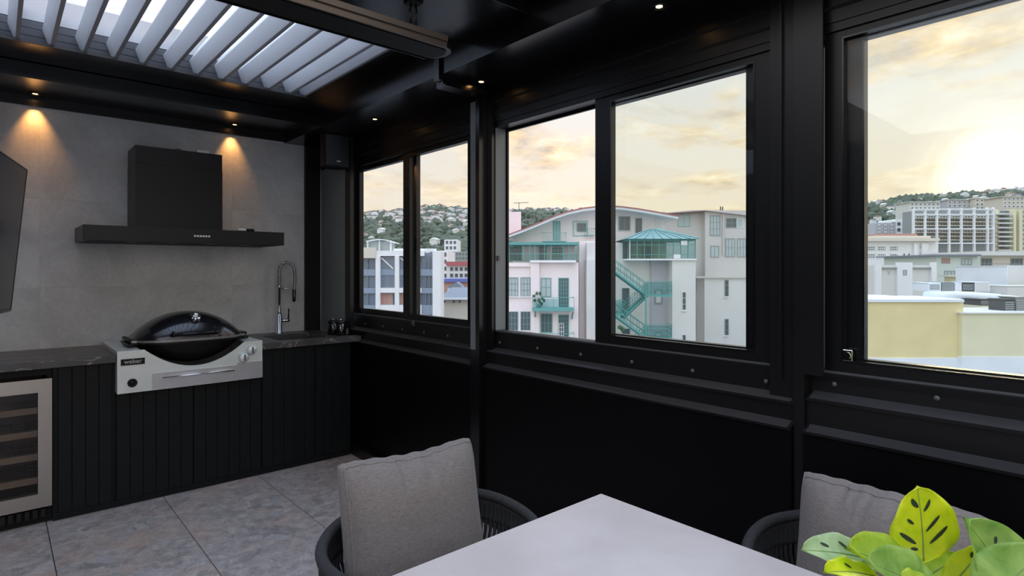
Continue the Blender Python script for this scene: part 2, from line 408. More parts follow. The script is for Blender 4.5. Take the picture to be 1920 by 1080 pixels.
# ---- right wall
def right_bay(name, y0, y1, zl, label, ynorm):
    w = solo(name, MB().box(2.125, 2.30, y0, y1, 0, .885), 'black_panel', (2.2, (y0+y1)/2, 0), label, 'wall', kind='structure')
    # stepped sheet-metal cladding: lower ledge, upper face, sill strip
    MB().prism([(2.300, .8855), (2.122, .8855), (2.122, .876), (2.117, .876), (2.117, .884), (2.158, .902), (2.158, zl-.018), (2.146, zl-.018), (2.146, zl-.008), (2.19, zl+.012), (2.19, zl+.075), (2.30, zl+.075)][::-1], 'Y', y0, y1).build('sill_cladding', 'black_coat', w)
    MB().prism([(2.1172, .8842), (2.158, .9021), (2.158, .9035), (2.1165, .8856)], 'Y', y0+.012, y1-.012).build('ledge_highlight', 'black_highlight', w)  # thin lighter overlays paint the light caught by both ledges
    MB().prism([(2.1462, zl-.0079), (2.19, zl+.0121), (2.19, zl+.0136), (2.1455, zl-.0064)], 'Y', y0+.012, y1-.012).build('ledge_highlight', 'black_highlight', w)
    n = int((y1-y0)/.27); bm_ = None
    for k in range(n):
        yy = y0+.12+k*(y1-y0-.2)/max(1, n-1)
        b = MB().lathe([(.009, 0), (.009, .004), (.005, .007), (0, .007)], (0, 0, 0), 'X', 10)
        if bm_ is None: bm_ = b.mesh('bolt', 'grey_metal'); 
        o = bpy.data.objects.new('bolt', bm_); COL.objects.link(o); o.parent = w; o.location = (2.189-2.2, yy-(y0+y1)/2, zl+.045); o.rotation_euler = (0, 0, pi)
    # head
    MB().box(2.185, 2.30, y0, y1, 2.31, SOF).build('head_panel', 'black_coat', w)
    for z in (2.360, 2.425): MB().box(2.1835, 2.1855, y0+.03, y1-.03, z-.006, z+.006).build('head_groove', 'groove', w)
    return w
wr = right_bay('wall_right', 2.70, 4.86, .975, 'black metal wall below the far narrow window', 0)
wr2 = right_bay('wall_right', .90, 2.66, .980, 'black metal wall below the large middle window', 0)
wr3 = right_bay('wall_right', -2.3, .86, 1.005, 'black metal wall below the nearest window at the right', 0)
MB().box(2.10, 2.13, 4.395, 4.859, .93, 2.30).build('side_panel', 'panel_grey', wr)
MB().box(2.10, 2.13, 4.395, 4.859, 2.301, SOF).build('upper_panel', 'black_gloss', wr)
MB().box(2.10, 2.13, 4.305, 4.394, .98, SOF).build('jamb_cover', 'black_coat', wr)
for w, ya, yb in ((wr, 2.70, 4.28), (wr2, .90, 2.66), (wr3, -2.3, .86)):
    o = MB().box(2.085, 2.124, ya, yb, .012, .075).build('kick_rail', 'black_coat', w)
MB().box(2.0985, 2.0998, 2.696, 2.743, .98, 2.43).build('post_reflection', 'panel_grey', wr)  # grey overlay paints the bright reflection on the black post
# posts between the bays
pa = solo('trim_1', MB().box(2.10, 2.30, 2.662, 2.698, 0, 2.43).box(2.10, 2.115, 2.698, 2.745, 0, 2.43).box(2.16, 2.18, 2.62, 2.66, 0, SOF), 'black_gloss', (2.2, 2.68, 0), 'black steel post between the far and middle windows', 'post', kind='structure')
pb = solo('trim_2', MB().box(2.14, 2.30, .862, .898, 0, SOF).box(2.14, 2.15, .80, .862, 1.08, SOF).box(2.165, 2.18, .898, .995, 0, SOF).box(2.15, 2.166, .945, .955, 1.05, SOF), 'black_coat', (2.2, .88, 0), 'black steel post between the middle and nearest windows', 'post', kind='structure')

# ---- windows
def rect_ring(mb, x0, x1, y0, y1, z0, z1, l, r, b, t_):
    """frame in the YZ plane: member widths at y0 side (l), y1 side (r), bottom, top"""
    mb.box(x0, x1, y0, y0+l, z0, z1); mb.box(x0, x1, y1-r, y1, z0, z1)
    mb.box(x0, x1, y0+l, y1-r, z0, z0+b); mb.box(x0, x1, y0+l, y1-r, z1-t_, z1); return mb
def sash(win, y0, y1, z0, z1, x, l, r, b, t_, gl='pane_glass', handle=None):
    s = rect_ring(MB(), x, x+.032, y0, y1, z0, z1, l, r, b, t_).build('sash', 'black_coat', win)
    MB().box(x+.014, x+.019, y0+l-.004, y1-r+.004, z0+b-.004, z1-t_+.004).build('pane', gl, s)
    rect_ring(MB(), x-.003, x+.001, y0+l-.006, y1-r+.006, z0+b-.006, z1-t_+.006, .006, .006, .006, .006).build('glazing_bead', 'black_gloss', s)
    return s
ZB, ZT = 1.06, 2.31
def window(name, y0, y1, label):
    f = rect_ring(MB(), 2.19, 2.275, y0, y1, ZB-.005, ZT, .03, .03, .03, .03)
    w = solo(name, f, 'black_coat', (2.235, (y0+y1)/2, ZB), label, 'window', kind='structure')
    rect_ring(MB(), 2.2752, 2.287, y0, y1, ZB-.005, ZT, .042, .042, .036, .044).build('outer_flange', 'black_coat', w)
    for k in range(3): MB().box(2.198+.026*k, 2.206+.026*k, y0+.03, y1-.03, ZB+.0252, ZB+.0335).build('track', 'grey_metal', w)
    return w
w1 = window('window_1', 2.70, 4.50, 'far two-pane sliding window in black metal beside the sink')
sash(w1, 2.735, 3.67, ZB+.035, ZT-.031, 2.200, .165, .095, .04, .03)
sash(w1, 3.55, 4.468, ZB+.035, ZT-.031, 2.236, .09, .062, .04, .03)
w2 = window('window_2', .96, 2.655, 'large middle sliding window, half slid open, above the table')
sash(w2, .992, 1.872, ZB+.035, ZT-.031, 2.200, .083, .10, .04, .03)
sash(w2, 1.00, 1.90, ZB+.035, ZT-.031, 2.236, .122, .06, .045, .035)
w3 = window('window_3', -.95, .862, 'nearest sliding window at the right edge with sunset view')
sash(w3, -.06, .815, ZB+.035, ZT-.031, 2.200, .06, .062, .04, .03)
sash(w3, -.9, .80, ZB+.035, ZT-.031, 2.236, .07, .10, .045, .035)
for (w, y, z, nm) in ((w1, 3.52, 1.075, 'latch'), (w3, .738, 1.155, 'latch')):
    l = MB().box(2.186, 2.1985, y-.016, y+.016, z-.02, z+.02, .003).lathe([(.012, 0), (.012, .010), (0, .010)], (2.180, y, z), 'X', 12).build(nm, 'chrome' if w is w3 else 'grey_metal', w)
MB().box(2.192, 2.27, 2.6235, 2.6248, ZB+.034, ZT-.031).build('reveal_daylight', 'panel_grey', w2)  # grey overlay paints outside daylight onto the black jamb reveal
MB().box(2.20, 2.2145, 2.610, 2.6232, 1.50, 1.53, .002).build('stop_block', 'grey_metal', w2)

# ---- ceiling : soffits, beams, cross beam and louver blades
ce = solo('ceiling', MB().box(1.80, 2.42, -2.4, 5.05, SOF, 2.64), 'black_gloss', (0, 0, 2.5), 'black pergola ceiling with beams and an open louver roof', 'ceiling', kind='structure')
MB().box(-3.2, 1.80, 4.43, 5.05, SOFB, 2.66).build('back_soffit', 'black_gloss', ce)
MB().box(1.645, 2.42, -2.4, 5.05, 2.665, 2.95).build('side_beam', 'black_gloss', ce)
MB().box(1.801, 1.82, -2.4, 5.05, 2.6401, 2.6648).build('beam_web', 'black_gloss', ce)
MB().box(-3.2, 1.645, 4.06, 5.05, 2.665, 2.68).box(-3.2, 1.644, 4.125, 5.05, 2.68, 2.95).build('back_beam', 'black_gloss', ce)
MB().box(-3.2, 1.66, 4.050, 4.0595, 2.662, 2.676).build('gutter_lip', 'grey_metal', ce)
MB().box(-3.2, 1.799, 1.92, 2.38, 2.60, 2.95, .004).build('cross_beam', 'black_gloss', ce)
MB().box(-3.2, 1.644, 2.3801, 2.40, 2.655, 2.72).build('gutter_lip', 'black_coat', ce)
MB().box(1.782, 1.8185, 2.608, 2.655, 2.47, 2.664).box(1.83, 2.13, 2.615, 2.70, 2.450, 2.4995).build('portal_frame', 'black_gloss', ce)
for k in range(3): MB().box(-3.2, 1.644, 4.116, 4.1245, 2.6805+.042*k, 2.6805+.042*k+.039).build('board', 'siding_grey', ce)
MB().box(-3.2, 1.644, 4.118, 4.124, 2.808, 2.95).build('flashing', 'flashing', ce)
prof = [(-.002, 0), (.016, -.001), (.016, .004), (.004, .010), (-.026, .090), (.030, .188), (.030, .196), (.026, .196), (-.032, .093), (-.032, .086), (-.004, .006)]
blade_mesh = MB().prism(prof, 'Y', 0, 1.71).mesh('louver_blade', 'louver_white')
lip_mesh = MB().prism([(-.001, -.0035), (.0165, -.0045), (.0165, -.0012), (-.001, -.0002)], 'Y', 0, 1.71).mesh('lip', 'louver_lip')
nblade = MB().prism(prof, 'Y', 0, 4.2).mesh('louver_blade', 'louver_white')
for (ya, me, ln) in ((2.405, blade_mesh, lip_mesh),):
    for k in range(-20, 12):
        x = min(1.53 - .145*(10-k), 1.634)
        o = bpy.data.objects.new('louver_blade', me); COL.objects.link(o); o.parent = ce; o.location = (x, ya, LZ+.012-2.5)
        if ln:
            c = bpy.data.objects.new('lip', ln); COL.objects.link(c); c.parent = o
wl_ = solo('wall_left', MB().box(-3.34, -3.201, -2.4, 5.05, -.25, 2.5), 'black_panel', (-3.27, 1.3, -.25), 'plain dark wall closing the left side of the terrace', 'wall', kind='structure')
# left side edge beam and slim posts where the terrace is open
le = solo('trim_3', MB().box(-3.34, -3.201, -2.4, 5.05, 2.501, 2.95), 'black_coat', (-3.27, 1.3, 2.5), 'black pergola edge beam above the left wall', 'beam', kind='structure')

# ---- downlights
def downlight(x, y, z, label, spot=None):
    r = root('downlight', (x, y, z), label, 'light', 'recessed downlights')
    MB().lathe([(.021, 0), (.034, 0), (.034, -.004), (.024, -.006), (.021, 0)], (x, y, z)).build('trim_ring', 'black_gloss', r)
    MB().lathe([(0, -.0015), (.013, -.0015), (.013, -.0005), (0, -.0005)], (x, y, z)).build('lens', 'lamp_warm', r)
    if spot:
        l = bpy.data.lights.new('lamp', 'SPOT'); l.energy = spot; l.color = (1, .45, .13); l.spot_size = radians(62); l.spot_blend = 1.0; l.shadow_soft_size = .012
        o = bpy.data.objects.new('lamp_source', l); COL.objects.link(o); o.parent = r; o.location = (0, .045 if z > 2.55 else 0, -.012); o.rotation_euler = (radians(9) if z > 2.55 else 0, 0, 0)
downlight(.19, 4.80, SOFB, 'small warm downlight over the wall beside the TV', 5.5)
downlight(1.385, 4.80, SOFB, 'small warm downlight over the wall right of the hood', 4.6)
downlight(1.985, 3.69, SOF, 'small warm downlight in the side soffit before the far window', 1.5)
downlight(2.035, 2.56, SOF, 'dim downlight in the side soffit next to the steel bracket', .6)
downlight(1.985, 1.357, SOF, 'small warm downlight in the side soffit above the middle window', 1.5)

# ================================================================== KITCHEN
FY = 4.26          # cabinet fronts
def planked_door(cab, x0, x1, z0, z1, pw=.0705):
    d = MB().box(x0+.002, x1-.002, FY, FY+.012, z0, z1).build('door', 'groove', cab)
    n = max(1, round((x1-x0)/pw)); w = (x1-x0-.004)/n
    me = MB().box(.0012, w-.0012, -.010, .0005, 0, z1-z0, .0015).mesh('plank', 'cabinet_black')
    for k in range(n):
        o = bpy.data.objects.new('plank', me); COL.objects.link(o); o.parent = d
        of = OFF[d.name]; o.location = (x0+.002+k*w-of[0], FY-of[1], z0-of[2])
    return d
def cabinet(x0, x1, z1, doors, label, depth=.60, zd=None):
    c = root('base_cabinet', ((x0+x1)/2, FY+.3, 0), label, 'cabinet')
    MB().box(x0, x1, FY+.013, FY+depth, 0.002, z1).build('carcass', 'cabinet_black', c)
    MB().box(x0, x1, FY+.004, FY+.0128, .002, .045).build('plinth', 'cabinet_black', c)
    for a, b in doors: planked_door(c, a, b, .048, (zd or z1)-.004)
    return c
cabinet(.247, .546, .888, [(.268, .530)], 'narrow black plank-fronted cabinet between wine fridge and barbecue')
cabinet(.5485, 1.405, .692, [(.550, .972), (.974, 1.403)], 'black two-door cabinet under the barbecue')
cabinet(1.4065, 2.083, .740, [(1.409, 1.79), (1.793, 2.08)], 'black plank-fronted cabinet under the sink', .59, .888)
cabinet(-1.5, -.366, .888, [(-1.498, -.94), (-.938, -.368)], 'black plank cabinet under the worktop left of wine fridge')
# ---- wine fridge
wf = root('wine_fridge', (-.06, FY+.3, 0), 'stainless framed wine fridge with wooden shelves under the worktop', 'fridge')
X0, X1 = -.362, .244
MB().box(X0, X1, FY+.50, FY+.60, .002, .885).box(X0, X0+.03, FY+.03, FY+.50, .002, .885).box(X1-.022, X1, FY+.03, FY+.50, .002, .885).box(X0+.03, X1-.022, FY+.03, FY+.50, .845, .885).box(X0+.03, X1-.022, FY+.03, FY+.50, .002, .10).build('body', 'black_matte', wf)
MB().box(X0+.031, X1-.0225, FY+.485, FY+.4995, .101, .844).build('liner', 'fridge_inside', wf)
dr = MB()
for b in ((X0+.004, X0+.066, .103, .829), (X1-.064, X1-.002, .103, .829), (X0+.066, X1-.064, .103, .181), (X0+.066, X1-.064, .754, .829)): dr.box(b[0], b[1], FY-.022, FY+.022, b[2], b[3])
dr = dr.build('door', 'steel_warm', wf)
MB().box(X0+.060, X1-.060, FY-.004, FY+.004, .176, .760).build('door_glass', 'fridge_glass', dr)
MB().tube([(X0+.035, FY-.06, .30), (X0+.035, FY-.06, .66)], .008).box(X0+.030, X0+.04, FY-.06, FY-.021, .31, .33).box(X0+.030, X0+.04, FY-.06, FY-.021, .63, .65).build('handle', 'steel_warm', dr)
for z in (.225, .36, .493, .625):
    sh = MB().box(X0+.034, X1-.027, FY+.04, FY+.062, z, z+.036, .002).build('shelf', 'wood_shelf', wf)
    wr_ = MB()
    for k in range(7): yy = FY+.10+k*.055; wr_.tube([(X0+.04, yy, z+.012), (X1-.03, yy, z+.012)], .0028, 6)
    for k in range(9): xx = X0+.06+k*.062; wr_.tube([(xx, FY+.06, z+.008), (xx, FY+.46, z+.008)], .0028, 6)
    wr_.build('wire_rack', 'wire', sh)
for k in range(16):
    xx = X0+.03+k*.035
    MB().box(xx, xx+.020, FY-.002, FY+.028, .040, .088).build('grille_slat', 'grey_metal' if 0 else 'black_coat', wf)
MB().box(X0+.004, X1-.002, FY+.028, FY+.0295, .004, .100).build('grille_back', 'groove', wf)
# ---- worktops
solo('worktop', MB().box(-1.5, .546, 4.215, 4.898, .8882, .93, .003), 'worktop_stone', (-.4, 4.55, .8882), 'dark veined stone worktop above the wine fridge', 'worktop')
wk = MB()
SX0, SX1, SY0, SY1 = 1.55, 1.93, 4.33, 4.70
for b in ((1.396, SX0, 4.215, 4.898), (SX1, 2.083, 4.215, 4.898), (SX0, SX1, 4.215, SY0), (SX0, SX1, SY1, 4.898)): wk.box(b[0], b[1], b[2], b[3], .8882, .93)
wk.box(2.083, 2.148, 4.215, 4.295, .8882, .93)
solo('worktop', wk, 'worktop_stone', (1.75, 4.55, .8882), 'dark veined stone worktop with sink cut-out by the window', 'worktop')
sk = root('sink', (1.74, 4.515, .75), 'black undermount sink below the tall spring tap', 'sink')
b = MB().box(SX0-.004, SX1+.004, SY0-.004, SY1+.004, .745, .755)
for q in ((SX0-.006, SX0+.004, SY0, SY1), (SX1-.004, SX1+.006, SY0, SY1), (SX0-.006, SX1+.006, SY0-.006, SY0+.004), (SX0-.006, SX1+.006, SY1-.004, SY1+.006)): b.box(q[0], q[1], q[2], q[3], .745, .888)
b.build('basin', 'black_gloss', sk)
MB().lathe([(0, .757), (.022, .757), (.030, .7555)], (1.74, 4.515, 0)).build('drain', 'chrome', sk)
# ---- tap
tp = root('spring_tap', (1.72, 4.79, .93), 'tall chrome spring tap with pull-down spout behind the sink', 'tap')
tx, ty = 1.72, 4.79
MB().lathe([(0, .93), (.028, .93), (.028, .936), (.022, .942), (.022, 1.08), (.018, 1.085), (.018, 1.10), (0, 1.10)], (tx, ty, 0)).build('body', 'chrome', tp)
MB().lathe([(.012, 1.10), (.012, 1.30), (.016, 1.302), (.016, 1.318), (0, 1.318)], (tx, ty, 0)).build('riser', 'chrome', tp)
arc = [(tx, ty, 1.318), (tx, ty, 1.42)] + [(tx+.055*(1-cos(a)), ty-.02*(1-cos(a)), 1.43+.075*sin(a)) for a in [pi*k/14 for k in range(15)]] + [(tx+.112, ty-.042, 1.36), (tx+.105, ty-.042, 1.28)]
MB().tube(arc, .0095, 10).build('hose', 'grey_metal', tp)
def resample(pts, n):
    pts = [Vector(p) for p in pts]; L = [0]
    for a, b in zip(pts, pts[1:]): L.append(L[-1]+(b-a).length)
    out = []
    for k in range(n):
        s = L[-1]*k/(n-1); i = max(j for j in range(len(L)) if L[j] <= s+1e-9); i = min(i, len(pts)-2)
        out.append(pts[i].lerp(pts[i+1], (s-L[i])/(L[i+1]-L[i])))
    return out
coil = []; rp = resample(arc, 400)
for k, p in enumerate(rp):
    d = (rp[min(k+1, 399)]-rp[max(k-1, 0)]).normalized(); s1 = d.cross(Vector((0, 1, 0))).normalized(); s2 = d.cross(s1); a = k*2*pi/8
    coil.append(p + s1*cos(a)*.0125 + s2*sin(a)*.0125)
MB().tube(coil, .0028, 5).build('spring', 'chrome', tp)
MB().lathe([(.010, 1.29), (.014, 1.285), (.014, 1.21), (.010, 1.185), (0, 1.185)], (tx+.105, ty-.042, 0)).build('spray_head', 'black_gloss', tp)
MB().tube([(tx, ty, 1.295), (tx+.095, ty-.038, 1.295)], .005, 8).build('holder_arm', 'chrome', tp)
lv = MB().tube([(tx, ty, 1.035), (tx+.075, ty-.03, 1.035)], .013, 12).build('lever_body', 'chrome', tp)
MB().tube([(tx+.065, ty-.026, 1.045), (tx+.068, ty-.028, 1.13)], .006, 8).build('lever', 'black_gloss', lv)
# ---- two clasp jars
for (jx, jy, lb) in ((2.02, 4.44, 'black clasp-lid jar on the worktop, nearer the sink'), (2.04, 4.345, 'black clasp-lid jar on the worktop, nearer the window')):
    j = root('clasp_jar', (jx, jy, .93), lb, 'jar', 'black jars by the window')
    MB().lathe([(0, .93), (.036, .93), (.040, .935), (.040, 1.02), (.036, 1.025), (0, 1.025)], (jx, jy, 0)).build('body', 'black_gloss', j)
    l = MB().lathe([(.041, 1.0255), (.041, 1.040), (.034, 1.045), (0, 1.046)], (jx, jy, 0)).build('lid', 'black_gloss', j)
    MB().lathe([(0, 1.0465), (.008, 1.0465), (.010, 1.052), (.006, 1.058), (0, 1.059)], (jx, jy, 0)).build('knob', 'chrome', l)
    dv = Vector((-.35, -.94, 0)); sv = Vector((.94, -.35, 0)); c0 = Vector((jx, jy, 0)) + dv*.045
    MB().tube([c0+Vector((0, 0, 1.03)), c0+dv*.01+sv*.012+Vector((0, 0, 1.02)), c0+dv*.012+sv*.012+Vector((0, 0, .985)), c0+dv*.006+Vector((0, 0, .965)), c0+dv*.012-sv*.008+Vector((0, 0, .98)), c0+dv*.012-sv*.008+Vector((0, 0, 1.0))], .0035, 6).build('clasp', 'chrome', j)
# ---- barbecue
bq = root('barbecue', (.97, 4.5, .695), 'built-in barbecue with domed black lid in a stainless surround', 'barbecue')
BC, BA, RZ, YC, BB = .980, .335, .985, 4.465, .235
def bcurve(X): return BB*max(.52, (1-abs(X)**3.2)**.42) if abs(X) < 1 else BB*.52
def dome(h, sign, zr, inset=0.0):
    rows = []
    for i in range(41):
        X = -1+2*i/40; r = []
        for j in range(33):
            Y = -cos(pi*j/32)
            hh = h*(1-abs(X)**2.1)**.86*(1-abs(Y)**2.4)**.60
            r.append((BC+(BA-inset)*X, YC+(bcurve(X)-inset)*Y, zr+sign*hh))
        rows.append(r)
    return MB().grid(rows)
lid = dome(.170, 1, RZ+.012).build('lid', 'lid_enamel', bq)
out_ = [(BC+BA*X, YC-bcurve(X)) for X in [-1+2*k/24 for k in range(25)]] + [(BC+BA*X, YC+bcurve(X)) for X in [1-2*k/24 for k in range(25)]]
MB().prism([(BC+(x-BC)*1.012, YC+(y-YC)*1.02) for x, y in out_], 'Z', RZ, RZ+.014).build('lid_rim', 'lid_rim_grey', lid)
# lower body follows the same lens, bulging forward below the rim
rows = []
for i in range(41):
    X = -1+2*i/40; r = []
    for j in range(25):
        Y = -1+2*j/24
        hh = .150*(1-X*X)*(1-abs(Y)**6)**.8
        r.append((BC+(BA-.004)*X, YC+(bcurve(X)-.004)*Y, RZ-.001-hh))
    rows.append(r)
body = MB().grid(rows).build('cook_box', 'cast_black', bq)
MB().prism([(BC+(x-BC)*1.006, YC+(y-YC)*1.006) for x, y in out_], 'Z', RZ-.012, RZ-.0005).build('body_rim', 'cast_black', body)
for sx in (-1, 1):
    xx = BC+sx*(BA+.008)
    MB().box(xx-.018, xx+.018, YC-.14, YC+.14, RZ-.022, RZ-.004, .006).build('side_handle', 'cast_black', body)
    MB().box(xx-.014, xx+.014, YC-.12, YC+.12, RZ+.006, RZ+.024, .006).build('side_lug', 'cast_black', lid)
hd = MB().tube([(BC-.15, 4.212, RZ+.050), (BC+.15, 4.212, RZ+.050)], .008, 10).build('lid_handle', 'black_gloss', lid)
for xx in (BC-.125, BC+.125):
    MB().tube([(xx, 4.207, RZ+.048), (xx, 4.25, RZ+.058)], .010, 8).lathe([(0, -.010), (.013, -.004), (.013, .006), (0, .012)], (xx, 4.212, RZ+.052), 'Z', 12).build('handle_mount', 'black_gloss', hd)
# thermometer on the dome
th = Vector((BC+.012, 4.290, RZ+.152)); nrm = Vector((0, -.55, .83)); 
def disc(c, nrm, prof, n=20):
    q = nrm.to_track_quat('Z', 'Y'); mb = MB(); vs = []
    for r, h in prof:
        for k in range(n): a = 2*pi*k/n; vs.append(Vector(c)+q @ Vector((r*cos(a), r*sin(a), h)))
    fs = [(i*n+k, i*n+(k+1) % n, (i+1)*n+(k+1) % n, (i+1)*n+k) for i in range(len(prof)-1) for k in range(n)]
    fs += [tuple(range(n))[::-1], tuple(range((len(prof)-1)*n, len(prof)*n))]
    return mb.add(vs, fs)
g = disc(th, nrm, [(.032, -.02), (.032, .002), (.026, .007), (.021, .004)]).build('thermometer', 'chrome', lid)
disc(th, nrm, [(.0145, .0042), (.0145, .0065)]).build('dial', 'white_plastic', g)
# stainless surround
FP = 4.200
arcp = [(BC+.292*sin(a), RZ-.030-.128*(1-(sin(a))**2)) for a in [radians(-90+180*k/24) for k in range(25)]]
poly = [(.548, .698), (1.393, .698), (1.393, .955)] + arcp[::-1] + [(.548, .955)]
MB().prism(poly, 'Y', FP, FP+.008).build('front_panel', 'steel_plate', bq)
dk = MB().box(.548, BC-.31, FP+.0082, 4.89, .948, .955).box(BC+.31, 1.393, FP+.0082, 4.89, .948, .955).box(BC-.31, BC+.31, YC+.24, 4.89, .948, .955).box(.548, .552, FP+.0082, 4.89, .70, .948).box(1.389, 1.393, FP+.0082, 4.89, .70, .948)
dk.build('top_deck', 'steel_plate', bq)
tr = MB().prism([(.728, .699), (1.226, .699), (1.226, .802), (.728, .802)], 'Y', FP-.010, FP-.0005).build('drip_tray_front', 'steel', bq)
MB().tube([(.778, FP-.035, .775), (1.20, FP-.035, .775)], .0055, 10).tube([(.83, FP-.035, .775), (.83, FP-.008, .775)], .004, 8).tube([(1.15, FP-.035, .775), (1.15, FP-.008, .775)], .004, 8).build('tray_handle', 'chrome', tr)
MB().box(1.2275, 1.3925, FP-.006, FP-.0005, .699, .815).build('control_plate', 'steel', bq)
for kx, kz in ((1.268, .850), (1.320, .897)):
    k = MB().lathe([(.036, 0), (.036, .004), (.030, .006), (.030, .022), (.026, .027), (0, .027)], (kx, FP-.0005, kz), '-Y', 24).build('knob', 'white_plastic', bq)
    k.data.materials[0] = M['steel_plate']
    MB().box(kx-.004, kx+.004, FP-.036, FP-.0275, kz-.022, kz+.022, .001).build('pointer', 'grey_metal', k)
ig = MB().lathe([(.026, 0), (.026, .006), (.020, .010), (.018, .006), (.012, .006), (.010, .012), (0, .013)], (.625, FP-.0005, .758), '-Y', 24).build('ignition_button', 'cast_black', bq)
bd = MB().box(.566, .690, FP-.006, FP-.0005, .868, .906, .001).build('badge', 'cast_black', bq)
textmesh('weber', .036, .0008, 'steel', 'badge_lettering', bd, Matrix.Translation(Vector((.628, FP-.0066, .889))-Vector(OFF[bq.name])) @ Matrix.Rotation(pi/2, 4, 'X'))
# ---- extractor hood
hd = root('extractor_hood', (.98, 4.65, 1.62), 'wide black wall extractor hood above the barbecue', 'hood')
MB().box(.400, 1.618, 4.400, 4.8995, 1.628, 1.725, .002).build('canopy', 'hood_black', hd)
ch = MB().box(.700, 1.243, 4.60, 4.8995, 1.7252, 2.165).build('chimney', 'hood_black', hd)
MB().box(.7015, 1.2415, 4.6015, 4.8995, 2.1665, 2.285).build('chimney_top', 'hood_black', hd)
MB().box(.42, 1.60, 4.42, 4.88, 1.6265, 1.6285).build('underside', 'black_matte', hd)
for k in range(6): MB().box(1.010+k*.0175, 1.0215+k*.0175, 4.3975, 4.4002, 1.671, 1.683).build('button', 'white_button', hd)
for xx in (.66, .90, 1.13, 1.36): MB().lathe([(0, 1.6255), (.026, 1.6255), (.026, 1.6268)], (xx, 4.46, 0)).build('hood_lamp', 'chrome', hd)
solo('paper_box', MB().box(1.085, 1.165, 4.64, 4.70, 2.2852, 2.310, .002), 'white_plastic', (1.12, 4.67, 2.2852), 'small pale box lying on top of the hood chimney', 'box')
tw_ = MB(); tw_.grid([[(.93+.07*i/8, 4.63+.05*j/4, 2.2856+.016*sin(pi*i/8)*(1-.3*j/4)) for i in range(9)] for j in range(5)]); tw_.box(.93, 1.0, 4.63, 4.68, 2.2852, 2.2872)
solo('folded_cloth', tw_, 'white_plastic', (.965, 4.655, 2.2852), 'crumpled white cloth on top of the hood chimney', 'cloth')
pn = root('marker_pen', (1.36, 4.44, 1.7252), 'white and black marker pen lying on the hood ledge', 'pen')
MB().tube([(1.300, 4.43, 1.7345), (1.355, 4.43, 1.7345)], .009, 10).build('barrel', 'white_plastic', pn)
MB().tube([(1.3555, 4.43, 1.7348), (1.41, 4.43, 1.7348)], .0095, 10).build('cap', 'black_matte', pn)
# ---- television swung out from the wall, seen almost edge-on
tv = root('television', (.07, 4.5, 1.2), 'large flat black television swung out from the wall at the left edge', 'television')
A = Vector((.143, 4.5, 2.042)); dW = Vector((-.198, -.98, 0)).normalized(); nr0 = Vector((.98, -.198, 0)).normalized()
upv = (nr0*.09 + Vector((0, 0, .996))).normalized(); nr = dW.cross(upv); nr = nr if nr.dot(nr0) > 0 else -nr
def tvm(mb):
    mb.v = [tuple(A + dW*p[0] + upv*(p[2]-.84) + nr*p[1]) for p in mb.v]; return mb
tvm(MB().box(0, 1.45, -.035, -.004, 0, .84, .004)).build('case', 'black_matte', tv)
tvm(MB().box(.010, 1.44, -.0042, -.001, .018, .832)).build('screen', 'screen', tv)
tvm(MB().box(0, 1.45, -.004, .001, 0, .016).box(0, .008, -.004, .001, .016, .84).box(1.442, 1.45, -.004, .001, .016, .84).box(.008, 1.442, -.004, .001, .833, .84)).build('bezel', 'black_gloss', tv)
tvm(MB().box(.5, .95, -.085, -.036, .25, .6)).build('rear_housing', 'black_matte', tv)
e0 = A + dW*.72 + upv*(-.42) + nr*(-.09)
MB().tube([e0, Vector((-.45, 4.25, 1.62)), Vector((-.30, 4.86, 1.62))], .022, 8).box(-.40, -.20, 4.86, 4.899, 1.45, 1.80).build('wall_arm', 'black_matte', tv)
# ---- speaker under the soffit
sp = root('speaker', (1.99, 4.38, 2.25), 'black wall speaker hung in the corner above the window', 'speaker')
c = []
for k in range(13):
    a = k/12; c.append((1.900+.19*a, 4.305-.018*sin(pi*a)))
MB().prism([(1.900, 4.32)] + c + [(2.09, 4.32)], 'Z', 2.256, 2.492).build('grille', 'speaker_grille', sp)
MB().prism([(1.895, 4.3205), (2.096, 4.3205), (2.096, 4.40), (2.06, 4.47), (1.93, 4.47), (1.895, 4.40)], 'Z', 2.250, 2.498).build('cabinet', 'black_matte', sp)
MB().prism([(1.978, 2.292), (2.012, 2.292), (2.010, 2.287), (2.000, 2.286), (1.996, 2.280), (1.992, 2.286), (1.980, 2.287)], 'Y', 4.284, 4.2865).build('badge', 'white_plastic', sp)
MB().box(2.02, 2.0995, 4.40, 4.44, 2.34, 2.40).build('bracket', 'black_matte', sp)
# ---- radiant heater
ht = root('strip_heater', (.75, 2.165, 2.41), 'long black radiant strip heater hung under the louver roof', 'heater')
pl = [(-.10, 2.085), (1.46, 2.085)] + [(1.46+.065*sin(a), 2.165-.08*cos(a)) for a in [pi*k/16 for k in range(1, 16)]] + [(1.46, 2.245), (-.10, 2.245)]
MB().prism(pl, 'Z', 2.412, 2.440).build('body', 'black_coat', ht)
MB().prism([(-.10+.01, 2.10), (1.45, 2.10)] + [(1.45+.05*sin(a), 2.165-.065*cos(a)) for a in [pi*k/12 for k in range(1, 12)]] + [(1.45, 2.23), (-.09, 2.23)], 'Z', 2.406, 2.4118).build('element_panel', 'black_matte', ht)
MB().box(-.10, 1.46, 2.0745, 2.0845, 2.405, 2.452).box(-.10, 1.46, 2.066, 2.0744, 2.432, 2.456).build('front_trim', 'bronze', ht)
MB().box(-.10, 1.46, 2.2455, 2.252, 2.405, 2.450).build('rear_trim', 'black_coat', ht)
